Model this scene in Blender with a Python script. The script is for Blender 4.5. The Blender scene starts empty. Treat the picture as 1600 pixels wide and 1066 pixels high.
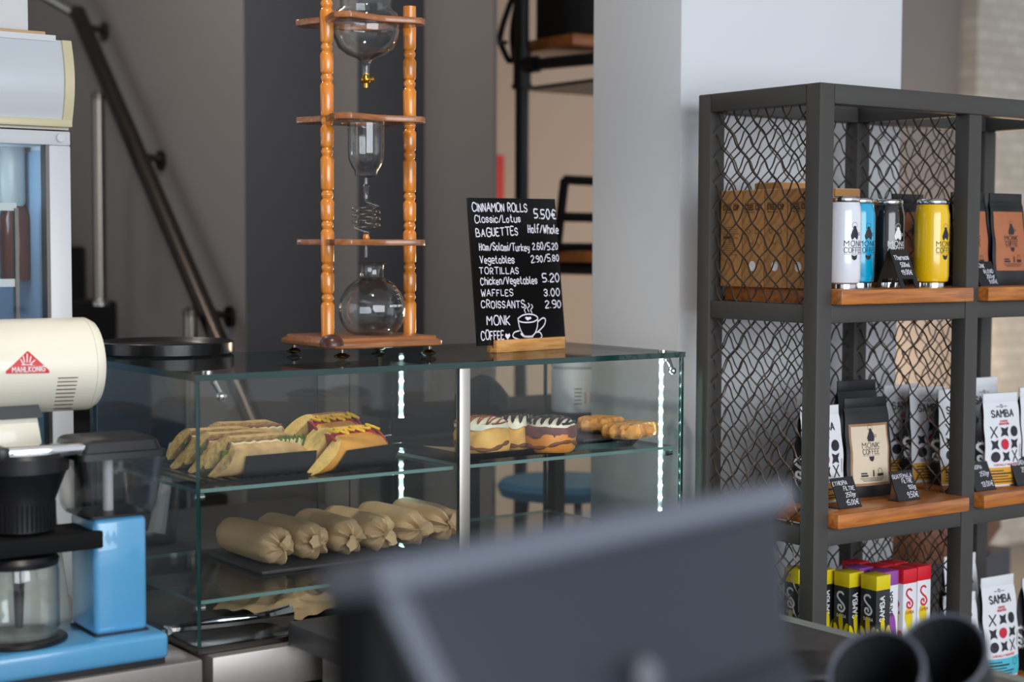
import bpy, bmesh, math, random
from mathutils import Vector, Matrix, noise
random.seed(7)
SC = bpy.context.scene
COL = SC.collection
pi = math.pi

# ------------------------------------------------------------------ camera, world, lights, exposure
H = 1.5
F_PX, PITCH, ROLL, YAW = 2530.0, 0.059067, 0.003699, 0.625233
fw = Vector((math.sin(YAW) * math.cos(PITCH), math.cos(YAW) * math.cos(PITCH), -math.sin(PITCH)))
r0 = Vector((math.cos(YAW), -math.sin(YAW), 0)); u0 = r0.cross(fw)
rt = r0 * math.cos(ROLL) + u0 * math.sin(ROLL)
up = u0 * math.cos(ROLL) - r0 * math.sin(ROLL)
cam = bpy.data.cameras.new('camera'); camo = bpy.data.objects.new('camera', cam); COL.objects.link(camo)
camo.matrix_world = Matrix(((rt.x, up.x, -fw.x, 0), (rt.y, up.y, -fw.y, 0), (rt.z, up.z, -fw.z, H), (0, 0, 0, 1)))
cam.sensor_width = 36; cam.lens = F_PX / 1600 * 36; cam.clip_start = 0.05
cam.dof.use_dof = True; cam.dof.focus_distance = 2.85; cam.dof.aperture_fstop = 2.7
SC.camera = camo
SC.view_settings.view_transform = 'Standard'; SC.view_settings.look = 'None'
SC.view_settings.gamma = 1; SC.view_settings.use_curve_mapping = False
SC.view_settings.exposure = 0.43
SC.cycles.transparent_max_bounces = 40; SC.cycles.max_bounces = 14
SC.cycles.transmission_bounces = 12; SC.cycles.glossy_bounces = 6
SC.cycles.caustics_reflective = False; SC.cycles.caustics_refractive = False

wd = bpy.data.worlds.new('daylight'); SC.world = wd; wd.use_nodes = True
wd.node_tree.nodes['Background'].inputs[0].default_value = (0.90, 0.94, 1.0, 1)
wd.node_tree.nodes['Background'].inputs[1].default_value = 0.62

def area(name, loc, target, sx, sy, power, color):
    l = bpy.data.lights.new(name, 'AREA'); l.shape = 'RECTANGLE'; l.size = sx; l.size_y = sy; l.energy = power; l.color = color
    o = bpy.data.objects.new(name, l); COL.objects.link(o); o.location = loc
    o.rotation_euler = (Vector(target) - Vector(loc)).to_track_quat('-Z', 'Y').to_euler()
    return o
area('shop_window_light', (0.9, -3.4, 1.9), (2.4, 2.4, 1.4), 4.5, 2.4, 165, (0.88, 0.94, 1.0))
area('side_window_light', (-3.4, 3.6, 1.8), (2.1, 4.0, 1.5), 2.6, 2.2, 9, (1.0, 0.97, 0.94))
def point(name, loc, power, color, r=0.08):
    l = bpy.data.lights.new(name, 'POINT'); l.energy = power; l.color = color; l.shadow_soft_size = r
    o = bpy.data.objects.new(name, l); COL.objects.link(o); o.location = loc
point('warm_wall_lamp', (6.0, 4.6, 0.95), 22, (1.0, 0.72, 0.45), 0.15)
point('warm_corner_lamp', (3.6, 3.9, 1.2), 12, (1.0, 0.76, 0.54), 0.15)
point('ceiling_spot_lamp', (1.2, 3.9, 2.9), 14, (1.0, 0.88, 0.76), 0.1)

sl = bpy.data.lights.new('case_fill_spot', 'SPOT'); sl.energy = 60; sl.color = (1.0, 0.92, 0.82); sl.spot_size = 0.8; sl.spot_blend = 0.6; sl.shadow_soft_size = 0.06  # spot added overhead to brighten the food in the case
slo = bpy.data.objects.new('case_fill_spot', sl); COL.objects.link(slo); slo.location = (0.9, 1.3, 3.1); slo.rotation_euler = (Vector((1.5, 2.5, 1.0)) - Vector((0.9, 1.3, 3.1))).to_track_quat('-Z', 'Y').to_euler()

# pixel of the 1600x1066 frame -> real point on a known plane
def ray(x, y): return fw + rt * ((x - 800) / F_PX) - up * ((y - 533) / F_PX)
O = Vector((0, 0, H))
def onx(x, y, X): d = ray(x, y); return O + d * (X / d.x)
def ony(x, y, Y): d = ray(x, y); return O + d * (Y / d.y)
def onz(x, y, z): d = ray(x, y); return O + d * ((z - H) / d.z)
def dep(x, y, D): return O + ray(x, y) * D

# ------------------------------------------------------------------ materials
def lin(c):
    return tuple((v / 255 / 12.92 if v / 255 <= 0.04045 else ((v / 255 + 0.055) / 1.055) ** 2.4) for v in c) + (1,)
def newmat(name):
    m = bpy.data.materials.new(name); m.use_nodes = True
    nt = m.node_tree; return m, nt, nt.nodes, nt.links, nt.nodes['Principled BSDF']
def mat(name, rgb, rough=0.5, metal=0.0, bump=0.0, bscale=200.0, vary=0.0, vscale=6.0, coat=0.0, spec=0.5, emit=None, estr=0.0):
    m, nt, N, L, P = newmat(name)
    c = lin(rgb); P.inputs['Base Color'].default_value = c
    P.inputs['Roughness'].default_value = rough; P.inputs['Metallic'].default_value = metal
    P.inputs['Coat Weight'].default_value = coat; P.inputs['Specular IOR Level'].default_value = spec
    tc = N.new('ShaderNodeTexCoord')
    if vary:
        n = N.new('ShaderNodeTexNoise'); n.inputs['Scale'].default_value = vscale; n.inputs['Detail'].default_value = 5
        L.new(tc.outputs['Object'], n.inputs['Vector'])
        r = N.new('ShaderNodeValToRGB')
        r.color_ramp.elements[0].position = 0.3; r.color_ramp.elements[1].position = 0.7
        r.color_ramp.elements[0].color = tuple(v * (1 - vary) for v in c[:3]) + (1,)
        r.color_ramp.elements[1].color = tuple(min(1, v * (1 + vary)) for v in c[:3]) + (1,)
        L.new(n.outputs['Fac'], r.inputs['Fac']); L.new(r.outputs['Color'], P.inputs['Base Color'])
    if bump:
        n = N.new('ShaderNodeTexNoise'); n.inputs['Scale'].default_value = bscale; n.inputs['Detail'].default_value = 4
        L.new(tc.outputs['Object'], n.inputs['Vector'])
        b = N.new('ShaderNodeBump'); b.inputs['Strength'].default_value = bump; b.inputs['Distance'].default_value = 0.002
        L.new(n.outputs['Fac'], b.inputs['Height']); L.new(b.outputs['Normal'], P.inputs['Normal'])
    if emit:
        P.inputs['Emission Color'].default_value = lin(emit); P.inputs['Emission Strength'].default_value = estr
    return m
def wood(name, a, b, scale=9.0, stretch=(1, 14, 14), rough=0.35, coat=0.3):
    m, nt, N, L, P = newmat(name)
    tc = N.new('ShaderNodeTexCoord'); mp = N.new('ShaderNodeMapping'); mp.inputs['Scale'].default_value = stretch
    L.new(tc.outputs['Object'], mp.inputs['Vector'])
    n = N.new('ShaderNodeTexNoise'); n.inputs['Scale'].default_value = scale; n.inputs['Detail'].default_value = 7; n.inputs['Distortion'].default_value = 0.6
    L.new(mp.outputs['Vector'], n.inputs['Vector'])
    r = N.new('ShaderNodeValToRGB'); r.color_ramp.elements[0].position = 0.32; r.color_ramp.elements[1].position = 0.68
    r.color_ramp.elements[0].color = lin(a); r.color_ramp.elements[1].color = lin(b)
    L.new(n.outputs['Fac'], r.inputs['Fac']); L.new(r.outputs['Color'], P.inputs['Base Color'])
    P.inputs['Roughness'].default_value = rough; P.inputs['Coat Weight'].default_value = coat; P.inputs['Coat Roughness'].default_value = 0.15
    return m
def glass(name, tint=(0.97, 0.99, 0.985), edge=None, gloss=1.0, rough=0.0):
    """clear sheet glass: straight-through transmission plus Fresnel reflection"""
    m, nt, N, L, P = newmat(name); N.remove(P)
    out = N['Material Output']
    t = N.new('ShaderNodeBsdfTransparent'); t.inputs[0].default_value = tint + (1,)
    g = N.new('ShaderNodeBsdfGlossy'); g.inputs['Roughness'].default_value = rough; g.inputs['Color'].default_value = (gloss, gloss, gloss, 1)
    fr = N.new('ShaderNodeFresnel'); ge = N.new('ShaderNodeNewGeometry'); mr = N.new('ShaderNodeMapRange')
    mr.inputs['To Min'].default_value = 1.48; mr.inputs['To Max'].default_value = 1 / 1.48      # same sheet seen from either side
    L.new(ge.outputs['Backfacing'], mr.inputs['Value']); L.new(mr.outputs['Result'], fr.inputs['IOR'])
    if edge:
        lw = N.new('ShaderNodeLayerWeight'); lw.inputs['Blend'].default_value = 0.35
        p = N.new('ShaderNodeMath'); p.operation = 'POWER'; p.inputs[1].default_value = 2.2
        L.new(lw.outputs['Facing'], p.inputs[0])
        mx = N.new('ShaderNodeMix'); mx.data_type = 'RGBA'
        L.new(p.outputs[0], mx.inputs[0]); mx.inputs[6].default_value = tint + (1,); mx.inputs[7].default_value = edge + (1,)
        L.new(mx.outputs[2], t.inputs[0])
    s = N.new('ShaderNodeMixShader'); L.new(fr.outputs[0], s.inputs[0]); L.new(t.outputs[0], s.inputs[1]); L.new(g.outputs[0], s.inputs[2])
    L.new(s.outputs[0], out.inputs['Surface'])
    return m
def brickmat(name):
    m, nt, N, L, P = newmat(name)
    tc = N.new('ShaderNodeTexCoord'); mp = N.new('ShaderNodeMapping'); mp.inputs['Rotation'].default_value = (pi / 2, 0, 0)
    L.new(tc.outputs['Object'], mp.inputs['Vector'])
    b = N.new('ShaderNodeTexBrick'); b.inputs['Scale'].default_value = 4.2
    b.inputs['Color1'].default_value = lin((206, 203, 196)); b.inputs['Color2'].default_value = lin((188, 184, 176)); b.inputs['Mortar'].default_value = lin((176, 172, 164))
    b.inputs['Mortar Size'].default_value = 0.018
    L.new(mp.outputs['Vector'], b.inputs['Vector']); L.new(b.outputs['Color'], P.inputs['Base Color'])
    bp = N.new('ShaderNodeBump'); bp.inputs['Strength'].default_value = 0.8; bp.inputs['Distance'].default_value = 0.012; bp.invert = True
    nz = N.new('ShaderNodeTexNoise'); nz.inputs['Scale'].default_value = 14; L.new(tc.outputs['Object'], nz.inputs['Vector'])
    ad = N.new('ShaderNodeMath'); ad.operation = 'ADD'; L.new(b.outputs['Fac'], ad.inputs[0]); L.new(nz.outputs['Fac'], ad.inputs[1])
    L.new(ad.outputs[0], bp.inputs['Height']); L.new(bp.outputs['Normal'], P.inputs['Normal']); P.inputs['Roughness'].default_value = 0.7
    return m
M = {}
def D(name, *a, **k): M[name] = mat(name, *a, **k)
D('white_paint', (222, 224, 228), 0.75, bump=0.15, bscale=60)
D('grey_paint', (140, 134, 131), 0.8, bump=0.15, bscale=60)
D('charcoal_grey', (82, 81, 86), 0.8, bump=0.15, bscale=60)  # darker grey for the front-facing back walls, also counter body and stand
D('beige_paint', (190, 172, 156), 0.8, bump=0.15, bscale=60)
D('mid_paint', (140, 136, 136), 0.8)
D('floor_tile', (120, 116, 112), 0.4, vary=0.1)
D('ceiling_paint', (205, 205, 205), 0.9)
M['brick'] = brickmat('painted_brick')
D('black_carpet', (16, 15, 16), 0.95, bump=1.0, bscale=500)
D('steel', (168, 166, 163), 0.28, 1.0, bump=0.05, bscale=300)
D('dark_steel', (92, 86, 82), 0.3, 1.0)
D('brushed_steel', (172, 166, 160), 0.42, 0.7)
D('chrome', (220, 222, 226), 0.08, 1.0)
D('aluminium', (205, 200, 190), 0.35, 1.0)
D('pewter', (120, 110, 100), 0.18, 1.0)
D('brass', (205, 160, 70), 0.15, 1.0)
D('rack_paint', (68, 66, 64), 0.5, spec=0.35, bump=0.1, bscale=400)
D('wire', (86, 74, 66), 0.4, 0.6)
D('black_pipe', (34, 36, 40), 0.38, 0.5)
D('black_plastic', (24, 24, 27), 0.35)
D('black_gloss', (13, 13, 15), 0.22, spec=0.4)
D('black_matte', (15, 15, 16), 0.8, spec=0.2)
D('slate', (48, 48, 51), 0.55, bump=0.8, bscale=120)
D('bar_top', (74, 73, 74), 0.45, vary=0.1, vscale=40)
D('monitor_shell', (42, 46, 55), 0.5, spec=0.3, bump=0.2, bscale=700)
D('monitor_rim', (92, 97, 108), 0.4)
D('blue_enamel', (88, 160, 206), 0.22, coat=0.6)
D('cream_enamel', (240, 234, 216), 0.3, coat=0.3)
D('cream_plastic', (222, 210, 172), 0.4)
D('white_plastic', (226, 228, 230), 0.4)
D('white_enamel', (220, 222, 226), 0.35)
D('light_panel', (214, 219, 224), 0.15, coat=0.4)
D('fridge_inside', (158, 184, 210), 0.5)
D('badge_grey', (96, 97, 104), 0.4)
D('strip_grey', (140, 145, 140), 0.45)
D('post_steel', (128, 120, 112), 0.3, 1.0)
D('red_badge', (206, 40, 44), 0.35)
D('red_paint', (206, 62, 58), 0.6)
D('white_print', (240, 240, 242), 0.6)
D('chalk', (236, 233, 246), 0.8)
D('ink', (36, 32, 44), 0.6)
D('red_ink', (204, 30, 60), 0.6)
D('pink_ink', (222, 120, 132), 0.6)
D('brown_ink', (86, 56, 30), 0.7)
D('cardboard', (178, 128, 76), 0.8, vary=0.05)
D('kraft', (208, 172, 130), 0.75, bump=0.3, bscale=90, vary=0.08, vscale=20)
D('kraft_dark', (150, 128, 84), 0.8, vary=0.1)
D('bag_black', (22, 21, 25), 0.4, bump=0.2, bscale=60)
D('bag_white', (228, 229, 234), 0.5, bump=0.12, bscale=50)
D('label_cream', (222, 204, 178), 0.6)
D('label_border', (158, 118, 84), 0.6)
D('label_brown', (176, 106, 68), 0.55, vary=0.06, vscale=30)
D('label_gold', (224, 160, 32), 0.5)
D('label_cyan', (76, 186, 210), 0.5)
D('can_white', (228, 231, 240), 0.16, coat=0.6)
D('can_blue', (0, 168, 214), 0.16, coat=0.6)
D('can_black', (20, 22, 26), 0.14, coat=0.6)
D('can_yellow', (244, 196, 0), 0.16, coat=0.6)
D('box_yellow', (228, 204, 24), 0.4)
D('box_red', (214, 26, 44), 0.4)
D('box_purple', (150, 74, 160), 0.4)
D('box_black', (30, 29, 32), 0.4)
D('box_green', (30, 134, 84), 0.5)
D('crust', (206, 164, 108), 0.7, bump=0.5, bscale=120, vary=0.25, vscale=40)
D('crumb', (196, 160, 96), 0.9, bump=1.0, bscale=300, vary=0.35, vscale=120)
D('bun', (232, 158, 62), 0.45, vary=0.2, vscale=25, bump=0.2, bscale=80)
D('bun_crumb', (238, 196, 112), 0.9, bump=0.8, bscale=250, vary=0.15, vscale=90)
D('lettuce', (96, 116, 42), 0.5, vary=0.4, vscale=60)
D('cheese', (240, 226, 176), 0.5)
D('ham', (150, 96, 74), 0.5, vary=0.2, vscale=50)
D('salami', (164, 46, 34), 0.45, vary=0.3, vscale=60)
D('mustard', (246, 196, 30), 0.35)
D('frosting', (246, 238, 214), 0.4)
D('caramel', (150, 74, 24), 0.25)
D('chocolate', (40, 24, 26), 0.25)
D('dough', (236, 180, 92), 0.6, vary=0.22, vscale=30, bump=0.4, bscale=100)
D('dough_orange', (226, 140, 46), 0.5, vary=0.2, vscale=30)
D('filling_brown', (120, 72, 70), 0.6, vary=0.3, vscale=50)
D('cinnamon', (116, 62, 22), 0.6)
D('waffle', (214, 150, 78), 0.45, vary=0.3, vscale=45, bump=0.3, bscale=150)
D('stool_blue', (44, 110, 150), 0.7)
D('teal_print', (40, 150, 140), 0.6)
D('dark_wood_ball', (70, 38, 32), 0.3)
D('cloth_black', (20, 19, 21), 0.9, bump=0.6, bscale=300)
D('bottle_green', (70, 110, 90), 0.15)
D('bottle_brown', (104, 52, 40), 0.2)
D('clear_plastic', (190, 195, 195), 0.3)
D('leather_brown', (120, 78, 56), 0.5, vary=0.2)
M['shelf_wood'] = wood('shelf_wood', (150, 82, 28), (200, 124, 52))
M['tower_wood'] = wood('tower_wood', (196, 112, 30), (222, 142, 52), 10, (14, 14, 1.2), 0.2, 0.7)
M['walnut'] = wood('walnut', (128, 76, 40), (164, 106, 62), 9, (1.2, 14, 14), 0.3, 0.5)
M['oak'] = wood('oak', (188, 128, 66), (226, 172, 104), 12, (1.5, 16, 16), 0.4, 0.2)
M['glass'] = glass('sheet_glass', gloss=0.6)
M['vessel'] = glass('vessel_glass', (0.955, 0.965, 0.965), (0.42, 0.44, 0.45))
M['tank'] = glass('smoky_plastic', (0.90, 0.90, 0.905), (0.50, 0.50, 0.51), rough=0.06)
D('glass_edge', (14, 52, 50), 0.12, coat=0.5)
D('glass_edge_light', (110, 140, 136), 0.15)
D('led', (235, 255, 252), 0.5, emit=(200, 252, 248), estr=65)
D('cup_black', (40, 40, 43), 0.5)

# ------------------------------------------------------------------ mesh helpers
class G:
    def __init__(s): s.v = []; s.f = []; s.m = []
    def add(s, vs, fs, mi=0):
        n = len(s.v); s.v += [tuple(v) for v in vs]; s.f += [tuple(i + n for i in f) for f in fs]; s.m += [mi] * len(fs); return s
    def box(s, x0, y0, z0, x1, y1, z1, mi=0, edge=None, edge_axis=None):
        vs = [(x, y, z) for z in (z0, z1) for y in (y0, y1) for x in (x0, x1)]
        fs = [(0, 2, 3, 1), (4, 5, 7, 6), (0, 1, 5, 4), (2, 6, 7, 3), (0, 4, 6, 2), (1, 3, 7, 5)]
        n = len(s.f); s.add(vs, fs, mi)
        if edge is not None:           # the two big faces keep mi, the narrow rim takes edge
            big = {'z': (0, 1), 'y': (2, 3), 'x': (4, 5)}[edge_axis]
            for k in range(6):
                if k not in big: s.m[n + k] = edge
        return s
    def tube(s, pts, r, n=8, mi=0, cap=True, closed=False):
        pts = [Vector(p) for p in pts]; k = len(pts); rs = r if isinstance(r, (list, tuple)) else [r] * k
        rings = []; prev = None
        for i, p in enumerate(pts):
            a = pts[(i - 1) % k] if (i or closed) else p; b = pts[(i + 1) % k] if (i < k - 1 or closed) else p
            t = (b - a).normalized() if (b - a).length > 1e-9 else Vector((0, 0, 1))
            if prev is None:
                q = Vector((0, 0, 1)) if abs(t.z) < 0.9 else Vector((1, 0, 0)); nrm = (q - t * q.dot(t)).normalized()
            else:
                nrm = prev - t * prev.dot(t); nrm = nrm.normalized() if nrm.length > 1e-6 else prev
            prev = nrm; bn = t.cross(nrm)
            rings.append([p + (nrm * math.cos(2 * pi * j / n) + bn * math.sin(2 * pi * j / n)) * rs[i] for j in range(n)])
        s.loft(rings, mi, cap and not closed, closed); return s
    def loft(s, rings, mi=0, cap=True, closed=False):
        n = len(rings[0]); vs = [v for r in rings for v in r]; fs = []; k = len(rings)
        for i in range(k if closed else k - 1):
            a = i * n; b = ((i + 1) % k) * n
            for j in range(n): fs.append((a + j, a + (j + 1) % n, b + (j + 1) % n, b + j))
        if cap: fs.append(tuple(reversed(range(n)))); fs.append(tuple((k - 1) * n + j for j in range(n)))
        s.add(vs, fs, mi); return s
    def lathe(s, prof, n=32, c=(0, 0, 0), mi=0, cap=True):
        s.loft([[(c[0] + r * math.cos(2 * pi * j / n), c[1] + r * math.sin(2 * pi * j / n), c[2] + z) for j in range(n)] for r, z in prof], mi, cap); return s
    def grid(s, fn, nu, nv, mi=0):
        vs = [fn(i / (nu - 1), j / (nv - 1)) for j in range(nv) for i in range(nu)]
        fs = [(j * nu + i, j * nu + i + 1, (j + 1) * nu + i + 1, (j + 1) * nu + i) for j in range(nv - 1) for i in range(nu - 1)]
        s.add(vs, fs, mi); return s
    def prism(s, poly, z0, z1, mi=0):
        n = len(poly)
        s.add([(x, y, z0) for x, y in poly] + [(x, y, z1) for x, y in poly],
              [tuple(reversed(range(n))), tuple(range(n, 2 * n))] + [(i, (i + 1) % n, n + (i + 1) % n, n + i) for i in range(n)], mi); return s
    def ball(s, c, r, n=12, mi=0, sc=(1, 1, 1)):
        k = n // 2
        s.loft([[(c[0] + r * sc[0] * max(math.sin(pi * i / k), 1e-3) * math.cos(2 * pi * j / n), c[1] + r * sc[1] * max(math.sin(pi * i / k), 1e-3) * math.sin(2 * pi * j / n), c[2] - r * sc[2] * math.cos(pi * i / k)) for j in range(n)] for i in range(k + 1)], mi); return s
    def xf(s, mtx, start=0):
        for i in range(start, len(s.v)): s.v[i] = tuple(mtx @ Vector(s.v[i]))
        return s
    def jitter(s, amp, scale, seed=0.0):
        for i, v in enumerate(s.v):
            d = noise.noise_vector(Vector(v) * scale + Vector((seed, seed * 1.7, -seed))) * amp; s.v[i] = tuple(Vector(v) + d)
        return s
    def build(s, name, mats, parent=None, smooth=40, bevel=0, seg=2):
        me = bpy.data.meshes.new(name); me.from_pydata(s.v, [], s.f)
        ms = mats if isinstance(mats, (list, tuple)) else [mats]
        for m in ms: me.materials.append(M[m] if isinstance(m, str) else m)
        if len(ms) > 1:
            for p, mi in zip(me.polygons, s.m): p.material_index = mi
        bm = bmesh.new(); bm.from_mesh(me)
        bmesh.ops.recalc_face_normals(bm, faces=bm.faces) if name not in ('print', 'lettering', 'logo') else None
        if bevel:
            es = [e for e in bm.edges if len(e.link_faces) == 2 and e.calc_face_angle(0) > 0.6]
            bmesh.ops.bevel(bm, geom=es, offset=bevel, segments=seg, profile=0.5, affect='EDGES', clamp_overlap=True)
        bm.to_mesh(me); bm.free()
        if smooth:
            me.shade_smooth(); me.set_sharp_from_angle(angle=math.radians(smooth))
        o = bpy.data.objects.new(name, me); COL.objects.link(o)
        if parent: o.parent = parent
        return o
def rroot(name, loc, rz, label, cat, group=None, rx=0, ry=0):
    o = bpy.data.objects.new(name, None); COL.objects.link(o); o.location = loc; o.rotation_euler = (rx, ry, rz); o.empty_display_size = 0.05
    tag(o, label, cat, group); return o
def tag(o, label, cat, group=None, kind=None):
    o['label'] = label; o['category'] = cat
    if group: o['group'] = group
    if kind: o['kind'] = kind
    return o
def struct(name, g, m, label=None, **k):
    o = g.build(name, m, **k); o['kind'] = 'structure'
    if label: o['label'] = label; o['category'] = name.split('_')[0]
    return o
def copy_tree(o, loc, rz, label, group=None):
    c = o.copy(); COL.objects.link(c); c.location = loc; c.rotation_euler.z = rz; c['label'] = label
    if group: c['group'] = group
    for ch in list(o.children):
        k = ch.copy(); COL.objects.link(k); k.parent = c
        for g in list(ch.children):
            q = g.copy(); COL.objects.link(q); q.parent = k
    return c
def spline(pts, n=6):
    P = [Vector(p) for p in pts]; out = []
    for i in range(len(P) - 1):
        a = P[max(i - 1, 0)]; b = P[i]; c = P[i + 1]; d = P[min(i + 2, len(P) - 1)]
        for k in range(n):
            t = k / n; out.append(0.5 * ((2 * b) + (c - a) * t + (2 * a - 5 * b + 4 * c - d) * t * t + (3 * b - a - 3 * c + d) * t ** 3))
    out.append(P[-1]); return out

# handwriting: pen strokes on a 5 x 10 grid (baseline 2, capital height 8, lower case 6)
PEN = {k: v for k, v in (l.split('=') for l in '''A=02 08 28 37 36 25 05|02
a=35 26 16 05 03 12 22 33 35 32
b=08 02;05 16 26 35 33 22 12 03
c=35 26 16 05 03 12 22 33
d=38 32;35 26 16 05 03 12 22 33
e=04 34 35 26 16 05 03 12 32
f=38 28 17 12;05 25
g=35 26 16 05 04 13 23 34;36 31 20 10 01
h=08 02;04 16 26 35 32
i=06 02;08 08
k=08 02;36 04 32
l=08 03 12
m=06 02;05 16 25 22;25 36 45 42
n=06 02;05 16 26 35 32
o=16 26 35 33 22 12 03 05 16
p=06 00;05 16 26 35 33 22 12 03
r=06 02;04 16 26
s=35 26 16 05 14 24 33 22 12 03
t=18 13 22 32;06 26
u=06 03 12 22 33;36 32
w=06 12 25 32 46
y=06 04 13 23 34;36 31 20 10
B=02 08 28 37 36 25 05;25 35 44 43 32 02
C=47 38 18 06 04 12 32 43
D=02 08 28 46 44 22 02
E=38 08 02 32;05 25
F=38 08 02;05 25
G=47 38 18 06 04 12 32 43 45 25
H=08 02;38 32;05 35
I=08 02
J=38 33 22 12 03
K=08 02;38 05 32
L=08 02 32
M=02 08 25 48 42
N=02 08 32 38
O=18 38 46 44 32 12 04 06 18
P=02 08 28 37 36 25 05
R=02 08 28 37 36 25 05;15 32
S=37 28 18 07 06 15 25 34 33 22 12 03
T=08 48;28 22
U=08 03 12 22 33 38
V=08 22 48
W=08 12 26 32 48
Y=08 25 48;25 22
A=02 28 42;14 34
0=18 28 36 34 22 12 04 06 18
1=06 28 22
2=07 18 28 37 36 02 32
3=07 18 28 37 36 25 34 33 22 12 03;15 25
4=28 04 34;26 22
5=38 08 05 25 34 33 22 02
6=37 18 05 03 12 22 33 34 25 05
8=15 06 07 18 28 37 36 25 15 04 03 12 22 33 34 25
9=35 15 06 07 18 28 37 33 12
.=02 02
,=02 01
-=05 25
/=02 38
€=47 28 16 14 22 42;05 35;04 34
Q=18 38 46 44 32 12 04 06 18;33 52
X=08 42;48 02
Ö=17 37 46 44 32 12 04 06 17;19 19;39 39'''.split('\n'))}
PEN['A'] = '02 28 42;14 34'
def disc2(x, y, r, n=8): return [(x + r * math.cos(2 * pi * k / n), y + r * math.sin(2 * pi * k / n)) for k in range(n)]
def stroke2(pts, w, sub=0):
    """flat pen stroke: a mitred strip without overlaps, round ends; sharp corners start a new strip"""
    P = [pts[0]]
    for p in pts[1:]:
        a = P[-1]; L = math.hypot(p[0] - a[0], p[1] - a[1])
        if L < 1e-7: continue
        k = max(1, int(math.ceil(L / sub))) if sub else 1
        P += [(a[0] + (p[0] - a[0]) * i / k, a[1] + (p[1] - a[1]) * i / k) for i in range(1, k + 1)]
    if len(P) < 2: return [disc2(P[0][0], P[0][1], w / 2)]
    D_ = []
    for a, b in zip(P, P[1:]):
        L = math.hypot(b[0] - a[0], b[1] - a[1]); D_.append(((b[0] - a[0]) / L, (b[1] - a[1]) / L))
    out = []; h = w / 2; n = len(P); closed = n > 3 and math.hypot(P[0][0] - P[-1][0], P[0][1] - P[-1][1]) < 1e-7
    def cap(p, d):
        t = math.atan2(d[1], d[0]); out.append([(p[0] + h * math.cos(t - pi / 2 + pi * k / 5), p[1] + h * math.sin(t - pi / 2 + pi * k / 5)) for k in range(6)])
    def edge(i, d0, d1):
        nx, ny = -(d0[1] + d1[1]), d0[0] + d1[0]; q = math.hypot(nx, ny); nx, ny = nx / q, ny / q
        m = h / max(0.5, nx * -d1[1] + ny * d1[0]); return (P[i][0] + nx * m, P[i][1] + ny * m), (P[i][0] - nx * m, P[i][1] - ny * m)
    if closed: prev = edge(0, D_[-1], D_[0])
    else: prev = edge(0, D_[0], D_[0]); cap(P[0], (-D_[0][0], -D_[0][1]))
    for i in range(1, n):
        last = i == n - 1; d0 = D_[i - 1]; d1 = (D_[0] if closed else d0) if last else D_[i]
        if not last and d0[0] * d1[0] + d0[1] * d1[1] < 0.25:
            e = edge(i, d0, d0); out.append([prev[0], prev[1], e[1], e[0]]); cap(P[i], d0); prev = edge(i, d1, d1); continue
        e = edge(i, d0, d1); out.append([prev[0], prev[1], e[1], e[0]]); prev = e
    if not closed: cap(P[-1], D_[-1])
    return out
def write(text, x, y, size, w=None, width=None, align='l', jit=0.0, slant=0.0, sub=0, gap=1.6, rnd=True):
    """polygons of a line of writing; size = capital height, baseline at y"""
    k = size / 6.0; w = w or size * 0.13; cx = 0.0; strokes = []
    for ch in text:
        if ch == ' ': cx += 3.0; continue
        g = PEN.get(ch)
        if g is None: cx += 2; continue
        mx = 0; jy = random.uniform(-jit, jit); js = 1 + random.uniform(-jit, jit) * 0.3
        for st in g.split(';'):
            pts = [(int(p[0]), int(p[1]) - 2) for p in st.split()]
            mx = max(mx, max(p[0] for p in pts))
            if rnd and len(pts) > 3:
                sp = spline([(p[0], p[1], 0) for p in pts], 3); pts = [(p.x, p.y) for p in sp]
            strokes.append([(cx + p[0] * js + p[1] * slant, p[1] * js + jy) for p in pts])
        cx += mx + gap
    tot = max(cx - gap, 0.1); kx = width / tot if width else k
    off = {'l': 0, 'c': -tot * kx / 2, 'r': -tot * kx}[align]
    out = []
    for st in strokes:
        out += stroke2([(x + off + p[0] * kx, y + p[1] * k) for p in st], w, sub)
    return out
def printed(polys, fn, name, m, parent):
    g = G()
    for p in polys: g.add([fn(x, y) for x, y in p], [tuple(range(len(p)))])
    return g.build(name, m, parent, smooth=0)
def fan(poly):
    cx = sum(p[0] for p in poly) / len(poly); cy = sum(p[1] for p in poly) / len(poly); out = []
    for a, b in zip(poly, poly[1:] + poly[:1]):
        ma, mb = ((a[0] + cx) / 2, (a[1] + cy) / 2), ((b[0] + cx) / 2, (b[1] + cy) / 2)
        out += [[(cx, cy), ma, mb], [ma, a, b, mb]]
    return out
def circ2(x, y, r, w, n=20, a0=0, a1=2 * pi): return stroke2([(x + r * math.cos(a0 + (a1 - a0) * k / n), y + r * math.sin(a0 + (a1 - a0) * k / n)) for k in range(n + 1)], w)

# ------------------------------------------------------------------ the setting
def slope(px): d = ray(px, 395); return d.x / d.y
Y1 = 4.2; X1 = slope(383) * Y1
X2 = slope(508) * Y1; Y2 = X2 / slope(559); X3 = slope(663) * Y2; Y3 = X3 / slope(770)
ZC = 3.3
struct('floor', G().box(-5, -5, -0.05, 9, 8, 0), 'floor_tile')
struct('ceiling', G().box(-5, -1.0, ZC, 9, 8, ZC + 0.1), 'ceiling_paint')
struct('wall_stair', G().box(X1, Y1 + 0.001, 0, X1 + 0.06, 7.4, ZC), 'grey_paint')
struct('wall_rear', G().box(X1 + 0.001, Y1, 0, X2, Y1 + 0.3, ZC), 'charcoal_grey')
struct('wall_pier', G().box(X2, Y2 + 0.001, 0, X2 + 0.08, Y1 + 0.299, ZC), 'grey_paint')
struct('wall_recess', G().box(X2 + 0.001, Y2, 0, X3, Y2 + 0.3, ZC), 'charcoal_grey')
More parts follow.
